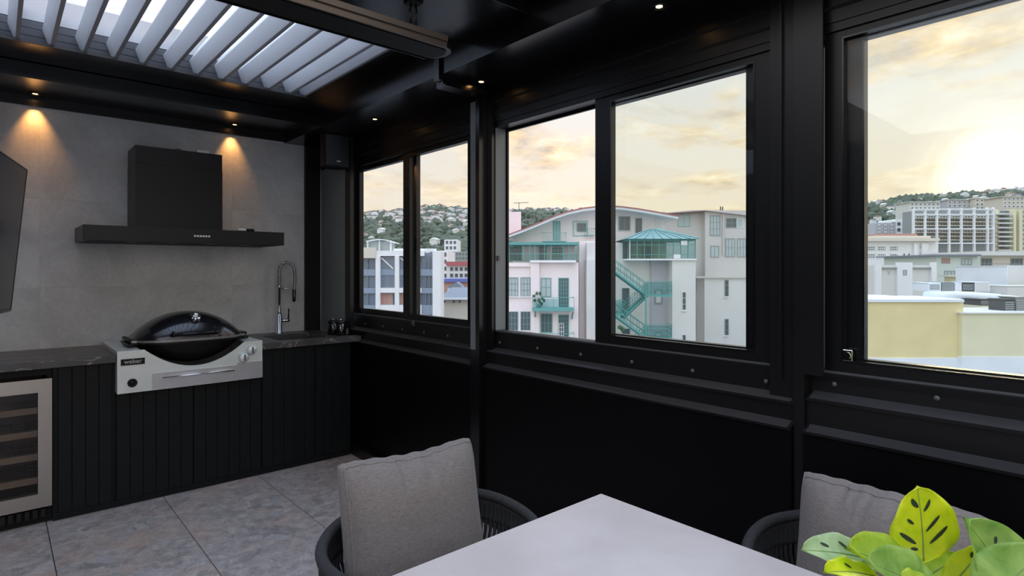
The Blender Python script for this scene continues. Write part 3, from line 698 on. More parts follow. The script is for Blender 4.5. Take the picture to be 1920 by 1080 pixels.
for xx in (.35, 1.345):
    h = MB().box(xx-.02, xx+.02, 2.12, 2.20, 2.4405, 2.450).tube([(xx, 2.16, 2.45), (xx, 2.16, 2.50)], .004, 6).build('hanger', 'chrome', ht)
    MB().tube([(xx-.012, 2.16, 2.50), (xx-.016, 2.16, 2.56), (xx-.010, 2.16, 2.5995)], .004, 6).tube([(xx+.012, 2.16, 2.50), (xx+.016, 2.16, 2.56), (xx+.010, 2.16, 2.5995)], .004, 6).tube([(xx-.016, 2.16, 2.50), (xx+.016, 2.16, 2.50)], .005, 6).build('hook', 'black_gloss', h)
    MB().box(xx-.03, xx+.03, 2.13, 2.19, 2.592, 2.5998).build('ceiling_plate', 'black_matte', h)

# ================================================================== TABLE, CHAIRS, PLANT
tb = root('dining_table', (.93, .15, 0), 'large pale stone-topped dining table in the foreground', 'table')
TX0, TX1, TY0, TY1 = .45, 1.417, -.95, 1.182
MB().box(TX0, TX1, TY0, TY1, .738, .750, .0015).build('top', 'table_ceramic', tb)
MB().box(TX0+.03, TX1-.03, TY0+.03, TY1-.03, .715, .7378).build('sub_top', 'chair_metal', tb)
MB().box(TX0+.08, TX0+.12, TY0+.12, TY1-.12, .65, .7148).box(TX1-.12, TX1-.08, TY0+.12, TY1-.12, .65, .7148).box(TX0+.12, TX1-.12, TY0+.12, TY0+.16, .65, .7148).box(TX0+.12, TX1-.12, TY1-.16, TY1-.12, .65, .7148).build('apron', 'chair_metal', tb)
for x in (TX0+.08, TX1-.14):
    for y in (TY0+.12, TY1-.18): MB().box(x, x+.06, y, y+.06, .001, .6498, .003).build('leg', 'chair_metal', tb)

def chair(loc, rz, label):
    r = root('rope_chair', loc, label, 'chair', 'rope armchairs', rz=rz, off=(0, 0, 0))
    def rail(a):      # a in [-1,1]; top rail plan: U open to the front (-y)
        an = a*radians(128); k = .335
        x = k*sin(an); y = .02-.0+.27*cos(an) if abs(an) < pi/2 else .02 + .36*cos(an)
        z = .635 + .02*cos(an)
        return Vector((x, y, z))
    N = 61; top = [rail(-1+2*k/(N-1)) for k in range(N)]
    ends0 = [Vector((top[0].x, top[0].y-.02, .60)), Vector((top[0].x*.98, top[0].y-.01, .52)), Vector((top[0].x*.90, top[0].y, .42))]
    ends1 = [Vector((-p.x, p.y, p.z)) for p in ends0]
    MB().tube(ends0[::-1]+top+ends1, .017, 10).build('top_rail', 'rope', r)
    low = [Vector((p.x*.86, p.y*.88, .40)) for p in top]
    MB().tube(low + [Vector((-low[0].x*-1*-1, low[0].y, .40))][:0], .012, 8).tube([low[0], low[-1]], .012, 8).build('seat_ring', 'chair_metal', r)
    me = {}
    M_ = 66
    for k in range(M_):
        a = -.97+1.94*k/(M_-1); p = rail(a); q = Vector((p.x*.86, p.y*.88, .40)); d = (q-p); mid = p.lerp(q, .5) + Vector((p.x, p.y, 0)).normalized()*.018
        MB().tube([p, p.lerp(mid, .6)+Vector((0, 0, .0)), mid, q], [.0062]*4, 5, cap=False).build('rope', 'rope', r, fix=False)
    # woven collar of rope under the rail
    rows = []
    for z_ in (0, -.02, -.04, -.06, -.075):
        rows.append([(p.x*(1+.022*sin(z_*-40)), p.y*(1+.022*sin(z_*-40)), p.z-.012+z_) for p in top[1:-1]])
    o = MB().grid(rows).build('rope_band', 'rope', r); sm = o.modifiers.new('s', 'SOLIDIFY'); sm.thickness = .010
    st = MB(); n = 20
    rows = []
    for i in range(9):
        v = -1+2*i/8; rw = []
        for j in range(17):
            u = -1+2*j/16; rw.append((.27*u*(1-.10*max(0, v)), -.02+.24*v, .455+.035*(1-u**6)*(1-v**6)))
        rows.append(rw)
    st.grid(rows); rows2 = [[(p[0], p[1], .405) for p in rw] for rw in rows]; st.grid(rows2)
    edge = lambda R: R[0]+[R[i][-1] for i in range(9)]+R[-1][::-1]+[R[i][0] for i in range(8, -1, -1)]
    st.grid([edge(rows), edge(rows2)])
    st.build('seat_pad', 'cushion_fabric', r)
    for sx in (-1, 1):
        for (y0_, y1_) in ((-.20, -.25), (.20, .27)):
            MB().tube([(sx*.25, y0_, .40), (sx*.28, y1_, .002)], [.014, .010], 10).build('leg', 'chair_metal', r)
    return r
chair((1.01, 1.50, 0), 0.06, 'rope armchair at the far end of the table, nearest the barbecue')
chair((1.80, .53, 0), -pi/2, 'rope armchair on the window side of the table, behind the plant')

def cushion(loc, rz, lean, w, h, label, seed, sag):
    rnd = random.Random(seed)
    c = root('back_cushion', loc, label, 'cushion', 'grey back cushions', rz=rz, off=(0, 0, 0))
    nu, nv = 48, 40; wr = [(rnd.uniform(-.5, .5), rnd.uniform(.010, .022), rnd.uniform(.003, .008), rnd.uniform(-.4, .4)) for _ in range(9)]
    def surf(u, v, side):
        # u,v in -1..1 ; returns local point before leaning
        pinch = 1-.050*(1-abs(u)**2.0)*abs(v)**6
        px_ = w/2*u*(1-.045*(1-v*v)*abs(u)**4); pz = h/2*v
        corner = (abs(u)**4)*(abs(v)**4)
        pz += (-.026*sag*(1-(u+.12)**2 if abs(u) < .88 else 0)*(1-u*u)**.8 + .004*sin(3.1*u+seed) + .0022*sin(23*u)*(1-u*u))*(max(0, v)**4)
        pz -= -.012*(1-u*u)*max(0, -v)**4
        px_ *= 1-.030*corner; pz -= .012*corner*v
        edge = .032*(1-.35*corner)
        bul = .072*((1-abs(u)**3.2)*(1-abs(v)**3.2))**.75
        wk_ = 0
        for (cu, sw, am, sl) in wr:
            f = max(0, (v-.45)/.55)
            wk_ += 3.0*am*math.exp(-((u-cu-sl*(v-1)*.25)/(sw*2.0))**2)*f*(1-max(0, v-.93)/.07*.6)
        wk_ += .010*sin(9*u+5*v+seed)*max(0, -v-.3)*(1-abs(u)) + .007*math.exp(-((v+.55-.25*(u+1))/.05)**2)*max(0, -u-.35)
        y = edge+bul-wk_
        return (px_, side*y, pz+h/2)
    def lean_(p): y, z = p[1], p[2]; return (p[0], y*cos(lean)+z*sin(lean), z*cos(lean)-y*sin(lean))
    F = [[lean_(surf(-1+2*i/nu, -1+2*j/nv, -1)) for i in range(nu+1)] for j in range(nv+1)]
    B = [[lean_(surf(-1+2*i/nu, -1+2*j/nv, 1)) for i in range(nu+1)] for j in range(nv+1)]
    edge = lambda R: R[0][:-1]+[R[j][-1] for j in range(nv)]+R[-1][:0:-1]+[R[j][0] for j in range(nv, 0, -1)]
    eF, eB = edge(F), edge(B); n = len(eF)
    ring = []
    cen = Vector(lean_((0, 0, h/2)))
    mids = []
    for q in (.0, .2, .5, .8, 1.0):
        row = []
        for a, b in zip(eF, eB):
            m = Vector(a).lerp(Vector(b), q); o_ = (Vector(a)+Vector(b))/2-cen; o_.normalize(); m += o_*.016*math.sin(pi*q); row.append(m)
        mids.append(row)
    cover = MB().grid(F).grid(B).grid(mids, closed_u=True).build('cover', 'cushion_fabric', c)
    MB().tube(eF, .0035, 6, closed=True).build('front_piping', 'cushion_fabric', cover)
    MB().tube(eB, .0035, 6, closed=True).build('rear_piping', 'cushion_fabric', cover)
    return c
cushion((1.0, 1.56, .455), -.06, radians(12), .465, .415, 'plump taupe cushion leaning in the chair nearest the barbecue', 3, 1.0)
cushion((1.745, .512, .455), -pi/2-.03, radians(10), .435, .398, 'dark grey cushion in the chair by the window, behind the plant', 8, .7)

# ---- plant
def PXD(x, y, d): return FW*d + RT*((x-CX)/FOC*d) + Vector((0, 0, CAMH+(CY-y)/FOC*d))
pc = PXD(1735, 1080, 1.02); pc.z = .75
pt = root('potted_plant', pc, 'bright green potted plant with spotted leaves on the table', 'plant')
MB().lathe([(0, .7505), (.055, .7505), (.062, .756), (.075, .845), (.076, .855), (.070, .855), (.066, .835), (0, .835)], (pc.x, pc.y, 0)).build('pot', 'pot_white', pt)
MB().lathe([(0, .838), (.066, .838), (.066, .834)], (pc.x, pc.y, 0)).build('soil', 'soil', pt)
def leaf(bx, by, bd_, tx_, ty_, td, wpx, hint, mt, spots, curl=.12, droop=.06, name='leaf'):
    P0, P1 = PXD(bx, by, bd_), PXD(tx_, ty_, td); ax = P1-P0; L = ax.length; ax.normalize()
    n = (Vector(hint) - ax*Vector(hint).dot(ax)).normalized(); sd_ = ax.cross(n); w = wpx/FOC*((bd_+td)/2)
    def P(s, q, lift=0):
        wid = w/2*(sin(pi*min(1, s**.80))**.60)*(1 if s < .97 else .8) if 0 < s < 1 else 0
        rip = .0022*sin(s*16+bx)*abs(q)**2
        return P0 + ax*(L*s) + sd_*(wid*q) + n*(lift + rip + curl*w*abs(q)**1.6 - droop*L*(s*s) + .02*L*sin(pi*s))
    NS, NQ = 22, 10
    rows = [[P(i/NS, -1+2*j/NQ) for j in range(NQ+1)] for i in range(NS+1)]
    lf = MB().grid(rows).build(name, mt, pt)
    lf.modifiers.new('t', 'SOLIDIFY').thickness = .0008
    MB().tube([P(i/12, 0, .0008) for i in range(13)], [.0016*(1-.7*i/12) for i in range(13)], 5).build('midrib', 'stem', lf)
    for (s0, q0, ds, dq) in spots:
        vs = [P(s0+ds*cos(a)*.5+.04*q0/abs(q0)*sin(a)*0, q0+dq*sin(a)*.5+(q0/abs(q0))*cos(a)*ds*1.1, .0016) for a in [2*pi*k/12 for k in range(12)]]
        vs2 = [Vector(v)-n*.0032 for v in vs]
        MB().add(vs, [tuple(range(12))]).add(vs2, [tuple(range(12))[::-1]]).build('leaf_spot', 'leaf_hole', lf, fix=False)
    st = pc + Vector((0, 0, .09)); mid = st.lerp(P0, .55) + Vector((0, 0, .02))
    MB().tube([st, mid, P0], [.003, .0025, .002], 6).build('stem', 'stem', lf)
tocam = -FW
leaf(1731, 1052, 1.00, 1721, 911, .985, 132, tocam+Vector((0, 0, .15)), 'leaf_yellow', [(.34, .45, .22, .16), (.50, .32, .20, .13), (.74, .28, .15, .13), (.36, -.46, .20, .18), (.79, -.24, .13, .24), (.57, -.36, .09, .13), (.20, -.32, .06, .22)], .05, .02)
leaf(1640, 1052, .98, 1512, 1022, .93, 76, tocam*.6+Vector((0, 0, .9)), 'leaf_pale', [(.42, .42, .12, .2), (.68, .40, .1, .2), (.5, -.45, .14, .2)], .10, .10)
leaf(1735, 1100, .96, 1602, 1018, .90, 118, tocam*.5+Vector((0, 0, .8)), 'leaf_lime', [], .14, .10)
leaf(1755, 1120, .92, 1640, 1045, .86, 110, tocam*.6+Vector((0, 0, .7)), 'leaf_green', [], .16, .12)
leaf(1905, 1120, .96, 1822, 976, .92, 128, tocam*.7+Vector((0, 0, .5))-RT*.2, 'leaf_green', [(.45, -.4, .07, .14), (.65, .4, .07, .12)], .14, .08)
leaf(1780, 1100, 1.0, 1852, 1020, .97, 66, tocam*.8+Vector((0, 0, .5)), 'leaf_yellow', [(.55, .4, .16, .2), (.7, -.3, .1, .2)], .10, .06)
leaf(1640, 1082, .93, 1552, 1062, .87, 60, tocam*.4+Vector((0, 0, .9)), 'leaf_yellow', [(.5, .4, .1, .2)], .12, .1)
leaf(1740, 1080, 1.04, 1800, 1042, 1.03, 60, tocam*.6+Vector((0, 0, .7)), 'leaf_lime', [], .10, .08)
leaf(1850, 1130, .90, 1960, 1030, .88, 120, tocam*.5+Vector((0, 0, .7)), 'leaf_green', [(.5, .4, .1, .2)], .12, .1)
leaf(1780, 1150, .84, 1700, 1078, .80, 90, tocam*.4+Vector((0, 0, .9)), 'leaf_lime', [], .12, .1)

# ================================================================== THE CITY OUTSIDE
GZ = -22.0
def U(x, d): return (x-CX)/FOC*d
def Zp(y, d): return CAMH+(CY-y)/FOC*d
def broot(name, x, d, label, cat, group=None, z=GZ):
    u = U(x, d); w = FW*d+RT*u
    return root(name, (w.x, w.y, z), label, cat, group, rz=YAW, off=(u, d, z))
def pbox(mb, x0, x1, y0, y1, d0, d1, dref=None):
    """box whose front face (depth d0) fills the given picture rectangle; y1 None = down to the ground"""
    k = dref or d0
    return mb.box(U(x0, k), U(x1, k), d0, d1, GZ if y1 is None else Zp(y1, k), Zp(y0, k))
def ewin(par, x0, x1, y0, y1, d, cols=2, rows=2, fm='ext_frame', gm='ext_window', fw=None, name='window', proud=.06):
    u0, u1, z0, z1 = U(x0, d), U(x1, d), Zp(y1, d), Zp(y0, d); fw = fw or max(.05, (u1-u0)*.06)
    m = MB(); a, b = d-proud, d-.001
    m.box(u0, u0+fw, a, b, z0, z1); m.box(u1-fw, u1, a, b, z0, z1); m.box(u0+fw, u1-fw, a, b, z0, z0+fw); m.box(u0+fw, u1-fw, a, b, z1-fw, z1)
    for k in range(1, cols): c = u0+(u1-u0)*k/cols; m.box(c-fw*.4, c+fw*.4, a+.01, b, z0+fw, z1-fw)
    for k in range(1, rows): c = z0+(z1-z0)*k/rows; m.box(u0+fw, u1-fw, a+.012, b, c-fw*.35, c+fw*.35)
    w = m.build(name, fm, par, fix=False)
    MB().box(u0+fw*.5, u1-fw*.5, d-.02, d-.0005, z0+fw*.5, z1-fw*.5).build('pane', gm, w, fix=False)
    return w
gr = solo('ground', MB().box(-1500, 1500, -300, 1800, GZ-1, GZ), 'street', (0, 0, GZ), 'grey city ground far below the windows', 'ground', kind='structure')

# ---- A: pink apartment block with the curved gable
D = 50
A_ = broot('apartment_block', 1030, D, 'pink apartment block with curved gable roof and mint balconies', 'building')
curve = [(940, 447), (958, 441), (985, 431), (1012, 420), (1040, 408), (1065, 400), (1090, 394.5), (1116, 391.5), (1135, 390.5), (1160, 392), (1190, 396), (1225, 402), (1262, 409)]
wallp = [(U(x, D), Zp(y+4, D)) for x, y in curve if 960 <= x <= 1245]
wallp = [(U(962, D), Zp(443, D))] + [p for p in wallp] + [(U(1248, D), Zp(409, D)), (U(1248, D), GZ), (U(962, D), GZ)]
MB().prism(wallp, 'Y', D, D+5).build('gable_wall', 'ext_pink', A_)
topc = [(U(x, D), Zp(y, D)) for x, y in curve]; botc = [(U(x, D), Zp(y+4.5, D)) for x, y in curve]
rf = MB().prism(topc+botc[::-1], 'Y', D-1.6, D+5.3).build('roof', 'ext_white', A_)
MB().prism([(x, z+.07) for x, z in topc]+[(x, z+.002) for x, z in topc[::-1]], 'Y', D-1.7, D+5.4).build('roof_edge', 'ext_red', rf)
DL = 47.5
pbox(MB(), 880, 1085, 492, None, DL, D+.5).build('lower_wing', 'ext_pink', A_)
pbox(MB(), 995, 1011, 489, None, DL-.35, DL-.002).build('pier', 'ext_pink', A_)
pbox(MB(), 880, 998, 498, 500, DL-.18, DL-.002).build('string_course', 'ext_pink', A_)
pbox(MB(), 994, 1080, 488, 492, DL-.5, DL+.6).build('parapet', 'ext_white', A_)
pbox(MB(), 1086, 1150, 452, None, D-1.0, D-.002).build('pilaster_bay', 'ext_pink', A_)
# roof terrace under a mint pergola
tg = pbox(MB(), 880, 1085, 454, 459, DL-.3, D-.05).build('terrace_canopy', 'ext_mint', A_)
for x in (955, 981, 993, 1003, 1021, 1033.5, 1056, 1067, 1078, 1084): pbox(MB(), x-.55, x+.55, 459, 489, DL-.2, DL-.1).build('post', 'ext_mint', A_)
for x0, x1 in ((955, 981), (981, 1003), (1003, 1033), (1033, 1067), (1067, 1084)):
    pbox(MB(), x0+.8, x1-.8, 476, 489, DL-.17, DL-.13).build('balustrade_pane', 'rail_glass', A_, fix=False)
    pbox(MB(), x0+.8, x1-.8, 475.2, 476.2, DL-.19, DL-.12).build('handrail', 'ext_mint', A_, fix=False)
ewin(A_, 955, 978, 463, 488, D, 3, 1, 'ext_mint', 'ext_window'); ewin(A_, 1011, 1024, 463, 489, D, 1, 1, 'ext_mint', 'ext_blue_glass', name='arched_door'); ewin(A_, 1036, 1056, 465, 489, D, 3, 3, 'ext_mint', 'ext_window_pale')
# gable openings
ewin(A_, 1037, 1050.5, 415, 454, D, 2, 1, 'ext_mint', 'ext_mint_pale', name='french_door')
ewin(A_, 1074, 1102, 414, 443, D, 1, 1, 'ext_mint_pale', 'ext_greywhite'); ewin(A_, 1082, 1099, 418, 434, D-.08, 3, 2, 'ext_frame', 'ext_window')
ewin(A_, 1103.5, 1112.5, 462, 486, D-1.0, 2, 2, 'ext_frame_grey', 'ext_window')
def juliet(x0, x1, y0, y1, d, dep, par, slab, mt, n=10):
    bl = pbox(MB(), x0, x1, y1-slab, y1, d-dep, d-.002).build('balcony', mt, par)
    m = MB(); u0, u1, z0, z1 = U(x0, d-dep), U(x1, d-dep), Zp(y1-slab, d-dep), Zp(y0, d-dep); r = .022
    m.tube([(u0, d, z1), (u0, d-dep, z1), (u1, d-dep, z1), (u1, d, z1)], r, 6)
    for k in range(n+1): c = u0+(u1-u0)*k/n; m.tube([(c, d-dep, z0), (c, d-dep, z1)], .014, 4)
    m.build('railing', mt, bl, fix=False); return bl
juliet(1018, 1062, 436, 453, D, .9, A_, 1.5, 'ext_mint_pale', 14)
juliet(1096, 1116, 428, 441, D, .6, A_, 1.2, 'ext_mint_pale', 6)
# lower storeys
for (ya, yb) in ((520, 556), (584, 620)):
    for (xa, xb) in ((932, 949), (953.5, 971.5), (976, 994.5)): ewin(A_, xa, xb, ya, yb, DL, 3, 3, 'ext_frame', 'ext_window_pale' if ya < 550 else 'ext_window')
    for (xa, xb) in ((932, 971.5), (976, 994.5)): pbox(MB(), xa-1, xb+1, yb, yb+1.6, DL-.16, DL-.002).build('window_sill', 'ext_white', A_, fix=False)
ewin(A_, 1014, 1033.5, 521, 556.5, DL, 2, 2, 'ext_mint', 'ext_window_pale'); ewin(A_, 1014, 1035.5, 588, 623.5, DL, 3, 2, 'ext_mint', 'ext_window')
dd = ewin(A_, 1047, 1066.5, 521, 579, DL, 4, 8, 'ext_mint', 'ext_window', name='balcony_door'); dd = ewin(A_, 1047, 1066.5, 590, 648, DL, 4, 8, 'ext_mint', 'ext_window', name='balcony_door')
ewin(A_, 1047.5, 1057.5, 606, 645, DL-.07, 2, 5, 'ext_frame_white', 'ext_window', name='open_door_leaf')
for y1 in (583.5, 651):
    bl = juliet(998.5, 1076.5, y1-25.5, y1, DL, 1.3, A_, 6, 'ext_mint', 4)
    pbox(MB(), 1000, 1046, y1-23, y1-7, DL-1.24, DL-1.21).build('balcony_glass', 'rail_glass', bl, fix=False)
    for x in (1003, 1072): MB().tube([(U(x, DL), DL-.02, Zp(y1+14, DL)), (U(x, DL), DL-1.0, Zp(y1, DL))], .06, 6).build('bracket', 'ext_frame', bl, fix=False)
def blob(mb, c, r, rnd, sub=1):
    bm = bmesh.new(); bmesh.ops.create_icosphere(bm, subdivisions=sub, radius=1)
    for v in bm.verts: v.co *= rnd.uniform(.7, 1.25)
    bm.verts.index_update(); mb.add([(c[0]+v.co.x*r[0], c[1]+v.co.y*r[1], c[2]+v.co.z*r[2]) for v in bm.verts], [[v.index for v in f.verts] for f in bm.faces]); bm.free()
rnd = random.Random(5)
def shrub(px_, py, d, r, h, label, mt='bush'):
    u, z = U(px_, d), Zp(py, d); w = FW*d+RT*u
    s = root('balcony_plant', (w.x, w.y, z), label, 'plant', rz=YAW, off=(u, d, z))
    m = MB()
    for k in range(9): blob(m, (u+rnd.uniform(-r, r), d+rnd.uniform(-.15, .15), z+.3+rnd.uniform(0, h)), (r*.3, r*.3, r*.35), rnd)
    m.build('foliage', mt, s, fix=False); MB().lathe([(0, z+.001), (.16, z+.001), (.2, z+.32), (0, z+.3)], (u, d, 0), n=10).build('planter', 'ext_frame', s, fix=False)
shrub(1010, 577.5, DL-.7, .45, 1.1, 'bushy green plant on the upper mint balcony')
ac = pbox(MB(), 900, 977, 397, 447, D+3, D+7).build('roof_block', 'ext_pink', A_)
an = MB(); uA, zA = U(973, D+4), Zp(381, D+4)
an.tube([(uA, D+4, Zp(398, D+4)), (uA, D+4, zA)], .03, 5).tube([(uA-.5, D+4, zA), (uA+.9, D+4, zA+.08)], .025, 5)
for k in range(6): an.tube([(uA-.4+.22*k, D+3.7, zA+.02), (uA-.4+.22*k, D+4.3, zA+.02)], .015, 4)
an.build('antenna', 'ext_dark', A_, fix=False)
# windows of the wing seen through the right-hand sash
ewin(A_, 1157, 1183, 404, 434, D, 1, 1, 'ext_frame_white', 'ext_window_pale'); ewin(A_, 1161, 1181, 406, 432, D-.07, 2, 1, 'ext_frame_grey', 'ext_window')
ewin(A_, 1191, 1203.5, 409, 437, D, 2, 1, 'ext_frame_grey', 'ext_window')
MB().tube([(U(1231, D), D-.1, Zp(406, D)), (U(1231, D), D-.1, Zp(428, D))], .05, 6).build('downpipe', 'ext_white', A_, fix=False)

# ---- B: white stair block with the mint glasshouse on top
E_ = 46.0
B_ = broot('stair_block', 1215, E_, 'white rendered block carrying a mint green rooftop glasshouse', 'building')
pbox(MB(), 1100, 1222, 487, None, E_+1.5, D-1.1).build('white_wall', 'ext_greywhite', B_)
pbox(MB(), 1100, 1178, 455, 488, E_+2.2, D-1.1).build('stair_head', 'ext_greywhite', B_)
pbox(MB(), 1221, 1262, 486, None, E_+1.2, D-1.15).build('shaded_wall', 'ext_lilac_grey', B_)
pbox(MB(), 1260.5, 1304.5, 485, None, E_, E_+6).build('tower', 'ext_greywhite', B_)
for (a, b) in ((547, 582), (627, 668)): ewin(B_, 1278.5, 1286.5, a, b, E_, 1, 3, 'ext_greywhite', 'ext_window'); pbox(MB(), 1278, 1287.5, b, b+2, E_-.12, E_-.002).build('window_sill', 'ext_white', B_, fix=False)
for (a, b) in ((542, 570), (622, 652)): ewin(B_, 1227, 1242, a, b, E_+1.2, 1, 1, 'ext_frame_grey', 'ext_greywhite', name='fire_door', fw=.12)
ewin(B_, 1166, 1180, 540, 588, E_+1.5, 1, 1, 'ext_frame', 'ext_window'); ewin(B_, 1166, 1181, 616, 660, E_+1.5, 1, 1, 'ext_frame', 'ext_window'); ewin(B_, 1167, 1177, 455, 487, E_+2.2, 1, 1, 'ext_frame', 'ext_window', name='stair_door')
pbox(MB(), 1176, 1306, 485, 488, E_-.15, E_+4).build('ledge', 'ext_white', B_)
g0, g1, gb, gt = 1181, 1304, 486, 449
gh = pbox(MB(), g0, g1, 448, 451, E_-.05, E_+4.0).build('glasshouse_beam', 'ext_mint', B_)
NP = 9
for k in range(NP+1):
    x = g0+(g1-g0)*k/NP; pbox(MB(), x-.7, x+.7, gt, gb, E_, E_+.08).build('mullion', 'ext_white' if k == 0 else 'ext_mint', B_, fix=False)
for k in range(NP):
    x = g0+(g1-g0)*k/NP
    for (ya, yb) in ((451, 459), (459.6, 477), (477.8, 485)):
        pbox(MB(), x+.8, x+(g1-g0)/NP-.8, ya, yb, E_+.03, E_+.045).build('pane', 'rail_glass', B_, fix=False)
for y in (459.3, 477.4): pbox(MB(), g0, g1, y-.5, y+.5, E_+.01, E_+.06).build('transom', 'ext_mint', B_, fix=False)
pbox(MB(), g0+10, g1-30, 452, 485.5, E_+3.9, E_+3.98, E_).build('inner_wall', 'ext_cream', B_)
pbox(MB(), 1225, 1246, 458, 485.5, E_+3.8, E_+3.89, E_).build('inner_door', 'ext_frame_grey', B_)
pbox(MB(), 1277, 1289, 451.5, 459.5, E_-.10, E_-.03).build('open_vent', 'ext_white', B_); pbox(MB(), 1263, 1276, 477, 484.5, E_-.10, E_-.03).build('open_vent', 'ext_white', B_)
u0, u1, uc, zt, ze = U(1172, E_), U(1310, E_), U(1237, E_), Zp(426.5, E_), Zp(448, E_)
ap0, ap1 = (uc-.35, E_+2.0, zt), (uc+.35, E_+2.0, zt)
rv = [(u0, E_-.3, ze), (u1, E_-.3, ze), (u1, E_+4.3, ze), (u0, E_+4.3, ze), ap0, ap1]
MB().add(rv, [(0, 1, 5, 4), (1, 2, 5), (2, 3, 4, 5), (3, 0, 4), (3, 2, 1, 0)]).build('glasshouse_roof', 'ext_mint_roof', B_)
for k in range(9):
    q = k/8; a = Vector(rv[0]).lerp(Vector(rv[1]), q); b = Vector(ap0).lerp(Vector(ap1), q)
    MB().tube([a+Vector((0, -.02, .04)), b+Vector((0, -.02, .04))], .04, 4).build('roof_bar', 'ext_mint_pale', B_, fix=False)
# ---- fire escape
FE = 44.6
fe = broot('fire_escape', 1200, FE, 'zigzag mint green steel fire escape stairs', 'staircase', z=GZ)
def flight(xa, ya, xb, yb, d):
    a = Vector((U(xa, d), d, Zp(ya, d))); b = Vector((U(xb, d), d, Zp(yb, d)))
    fl_ = MB()
    for o_ in (0, .9): fl_.tube([a+Vector((0, o_, 0)), b+Vector((0, o_, 0))], .11, 4)
    f = fl_.build('stair_flight', 'ext_mint', fe, fix=False)
    n = 12
    for k in range(n):
        p = a.lerp(b, (k+.5)/n); MB().box(p.x-.14, p.x+.14, d, d+.9, p.z, p.z+.04).build('tread', 'ext_mint', f, fix=False)
    rl = MB()
    for o_ in (0, .9):
        for h in (.45, .95): rl.tube([a+Vector((0, o_, h)), b+Vector((0, o_, h))], .028, 5)
        for k in range(6): p = a.lerp(b, k/5)+Vector((0, o_, 0)); rl.tube([p, p+Vector((0, 0, .95))], .022, 4)
    rl.build('railing', 'ext_mint', f, fix=False)
def platform(x0, x1, y, d, dep):
    p = MB().box(U(x0, d), U(x1, d), d, d+dep, Zp(y, d)-.14, Zp(y, d)).build('platform', 'ext_mint', fe, fix=False)
    rl = MB(); z = Zp(y, d); a, b = U(x0, d), U(x1, d)
    for h in (.35, .7, 1.0): rl.tube([(a, d, z+h), (b, d, z+h), (b, d+dep, z+h)], .028, 5)
    for k in range(9): c = a+(b-a)*k/8; rl.tube([(c, d, z), (c, d, z+1.0)], .02, 4)
    rl.build('railing', 'ext_mint', p, fix=False)
    MB().box(a, b, d+.01, d+.03, z+.05, z+.95).build('mesh_screen', 'rail_glass', p, fix=False)
flight(1151, 509, 1211, 553, FE); platform(1209, 1260, 553, FE, 1.6)
flight(1168, 597, 1213, 555, FE+.95); platform(1140, 1170, 588, FE, 2.0)
flight(1151, 590, 1211, 634, FE); platform(1209, 1260, 634, FE, 1.6); platform(1130, 1152, 509, FE, 2.0)
flight(1168, 678, 1213, 636, FE+.95)
for x in (1210.5, 1150): MB().tube([(U(x, FE), FE-.08, GZ), (U(x, FE), FE-.08, Zp(508 if x < 1200 else 540, FE))], .07, 6).build('column', 'ext_mint', fe, fix=False)
shrub(1154, 640, 42.5, .55, .9, 'pale leafy bush at the foot of the fire escape', 'bush')

# ---- C: grey flats with low brown roof
G_ = 56.0
C_ = broot('grey_flats', 1370, G_, 'plain grey block of flats with a low brown hipped roof', 'building')
pbox(MB(), 1200, 1318, 398, None, G_, G_+10).build('side_wall', 'ext_grey', C_)
pbox(MB(), 1317, 1500, 396, None, G_-.8, G_+10, G_).build('front_wall', 'ext_grey', C_)
pbox(MB(), 1321, 1500, 520, None, G_-3.2, G_-.81, G_-3.2).build('lower_front', 'ext_greywhite', C_)
pbox(MB(), 1304, 1500, 518.5, 521.5, G_-3.4, G_-.81, G_-3.2).build('cornice', 'ext_grey', C_)
zr0, zr1 = Zp(397, G_), Zp(388, G_)
MB().add([(U(1190, G_), G_-.4, zr0-.4), (U(1314, G_), G_-1.2, zr0), (U(1508, G_), G_-1.2, zr0-1.2), (U(1508, G_), G_+11, zr0-1.2), (U(1190, G_), G_+11, zr0-.4), (U(1315, G_), G_+3, zr1), (U(1370, G_), G_+3, zr1)],
         [(0, 1, 5), (1, 2, 6, 5), (2, 3, 6), (3, 4, 5, 6), (4, 0, 5), (4, 3, 2, 1, 0)]).build('roof', 'ext_roof_brown', C_)
ewin(C_, 1271, 1294, 403, 425, G_, 2, 1, 'ext_mint_pale', 'ext_window_pale'); d2 = G_-.8
ewin(C_, 1331, 1350, 404, 442, d2, 3, 3, 'ext_frame_grey', 'ext_window_pale'); ewin(C_, 1361, 1381, 409, 427, d2, 2, 2, 'ext_frame_grey', 'ext_window'); ewin(C_, 1381, 1393, 409, 427, d2, 1, 1, 'ext_frame_white', 'ext_window_pale')
ewin(C_, 1332, 1348, 461, 482.5, d2, 2, 1, 'ext_frame_grey', 'ext_window_pale'); ewin(C_, 1360, 1378, 447, 482, d2, 3, 2, 'ext_frame_grey', 'ext_window_pale'); ewin(C_, 1382, 1399, 447, 482, d2, 3, 2, 'ext_frame_grey', 'ext_window_pale')
ewin(C_, 1420, 1450, 447, 482, d2, 3, 2, 'ext_frame_grey', 'ext_window_pale')
MB().tube([(U(1355.5, d2), d2-.1, Zp(398, d2)), (U(1355.5, d2), d2-.1, Zp(478, d2))], .09, 6).build('downpipe', 'ext_grey', C_, fix=False)
d3 = G_-3.2
for (a, b) in ((525, 556), (598, 629)):
    ewin(C_, 1358.5, 1366, a, b, d3, 1, 3, 'ext_frame_grey', 'ext_window'); pbox(MB(), 1357.5, 1367, b, b+2, d3-.12, d3-.002).build('window_sill', 'ext_white', C_, fix=False)
for (a, b) in ((520, 550), (595, 628)): ewin(C_, 1304.5, 1312, a, b, d2, 1, 2, 'ext_frame_grey', 'ext_window')
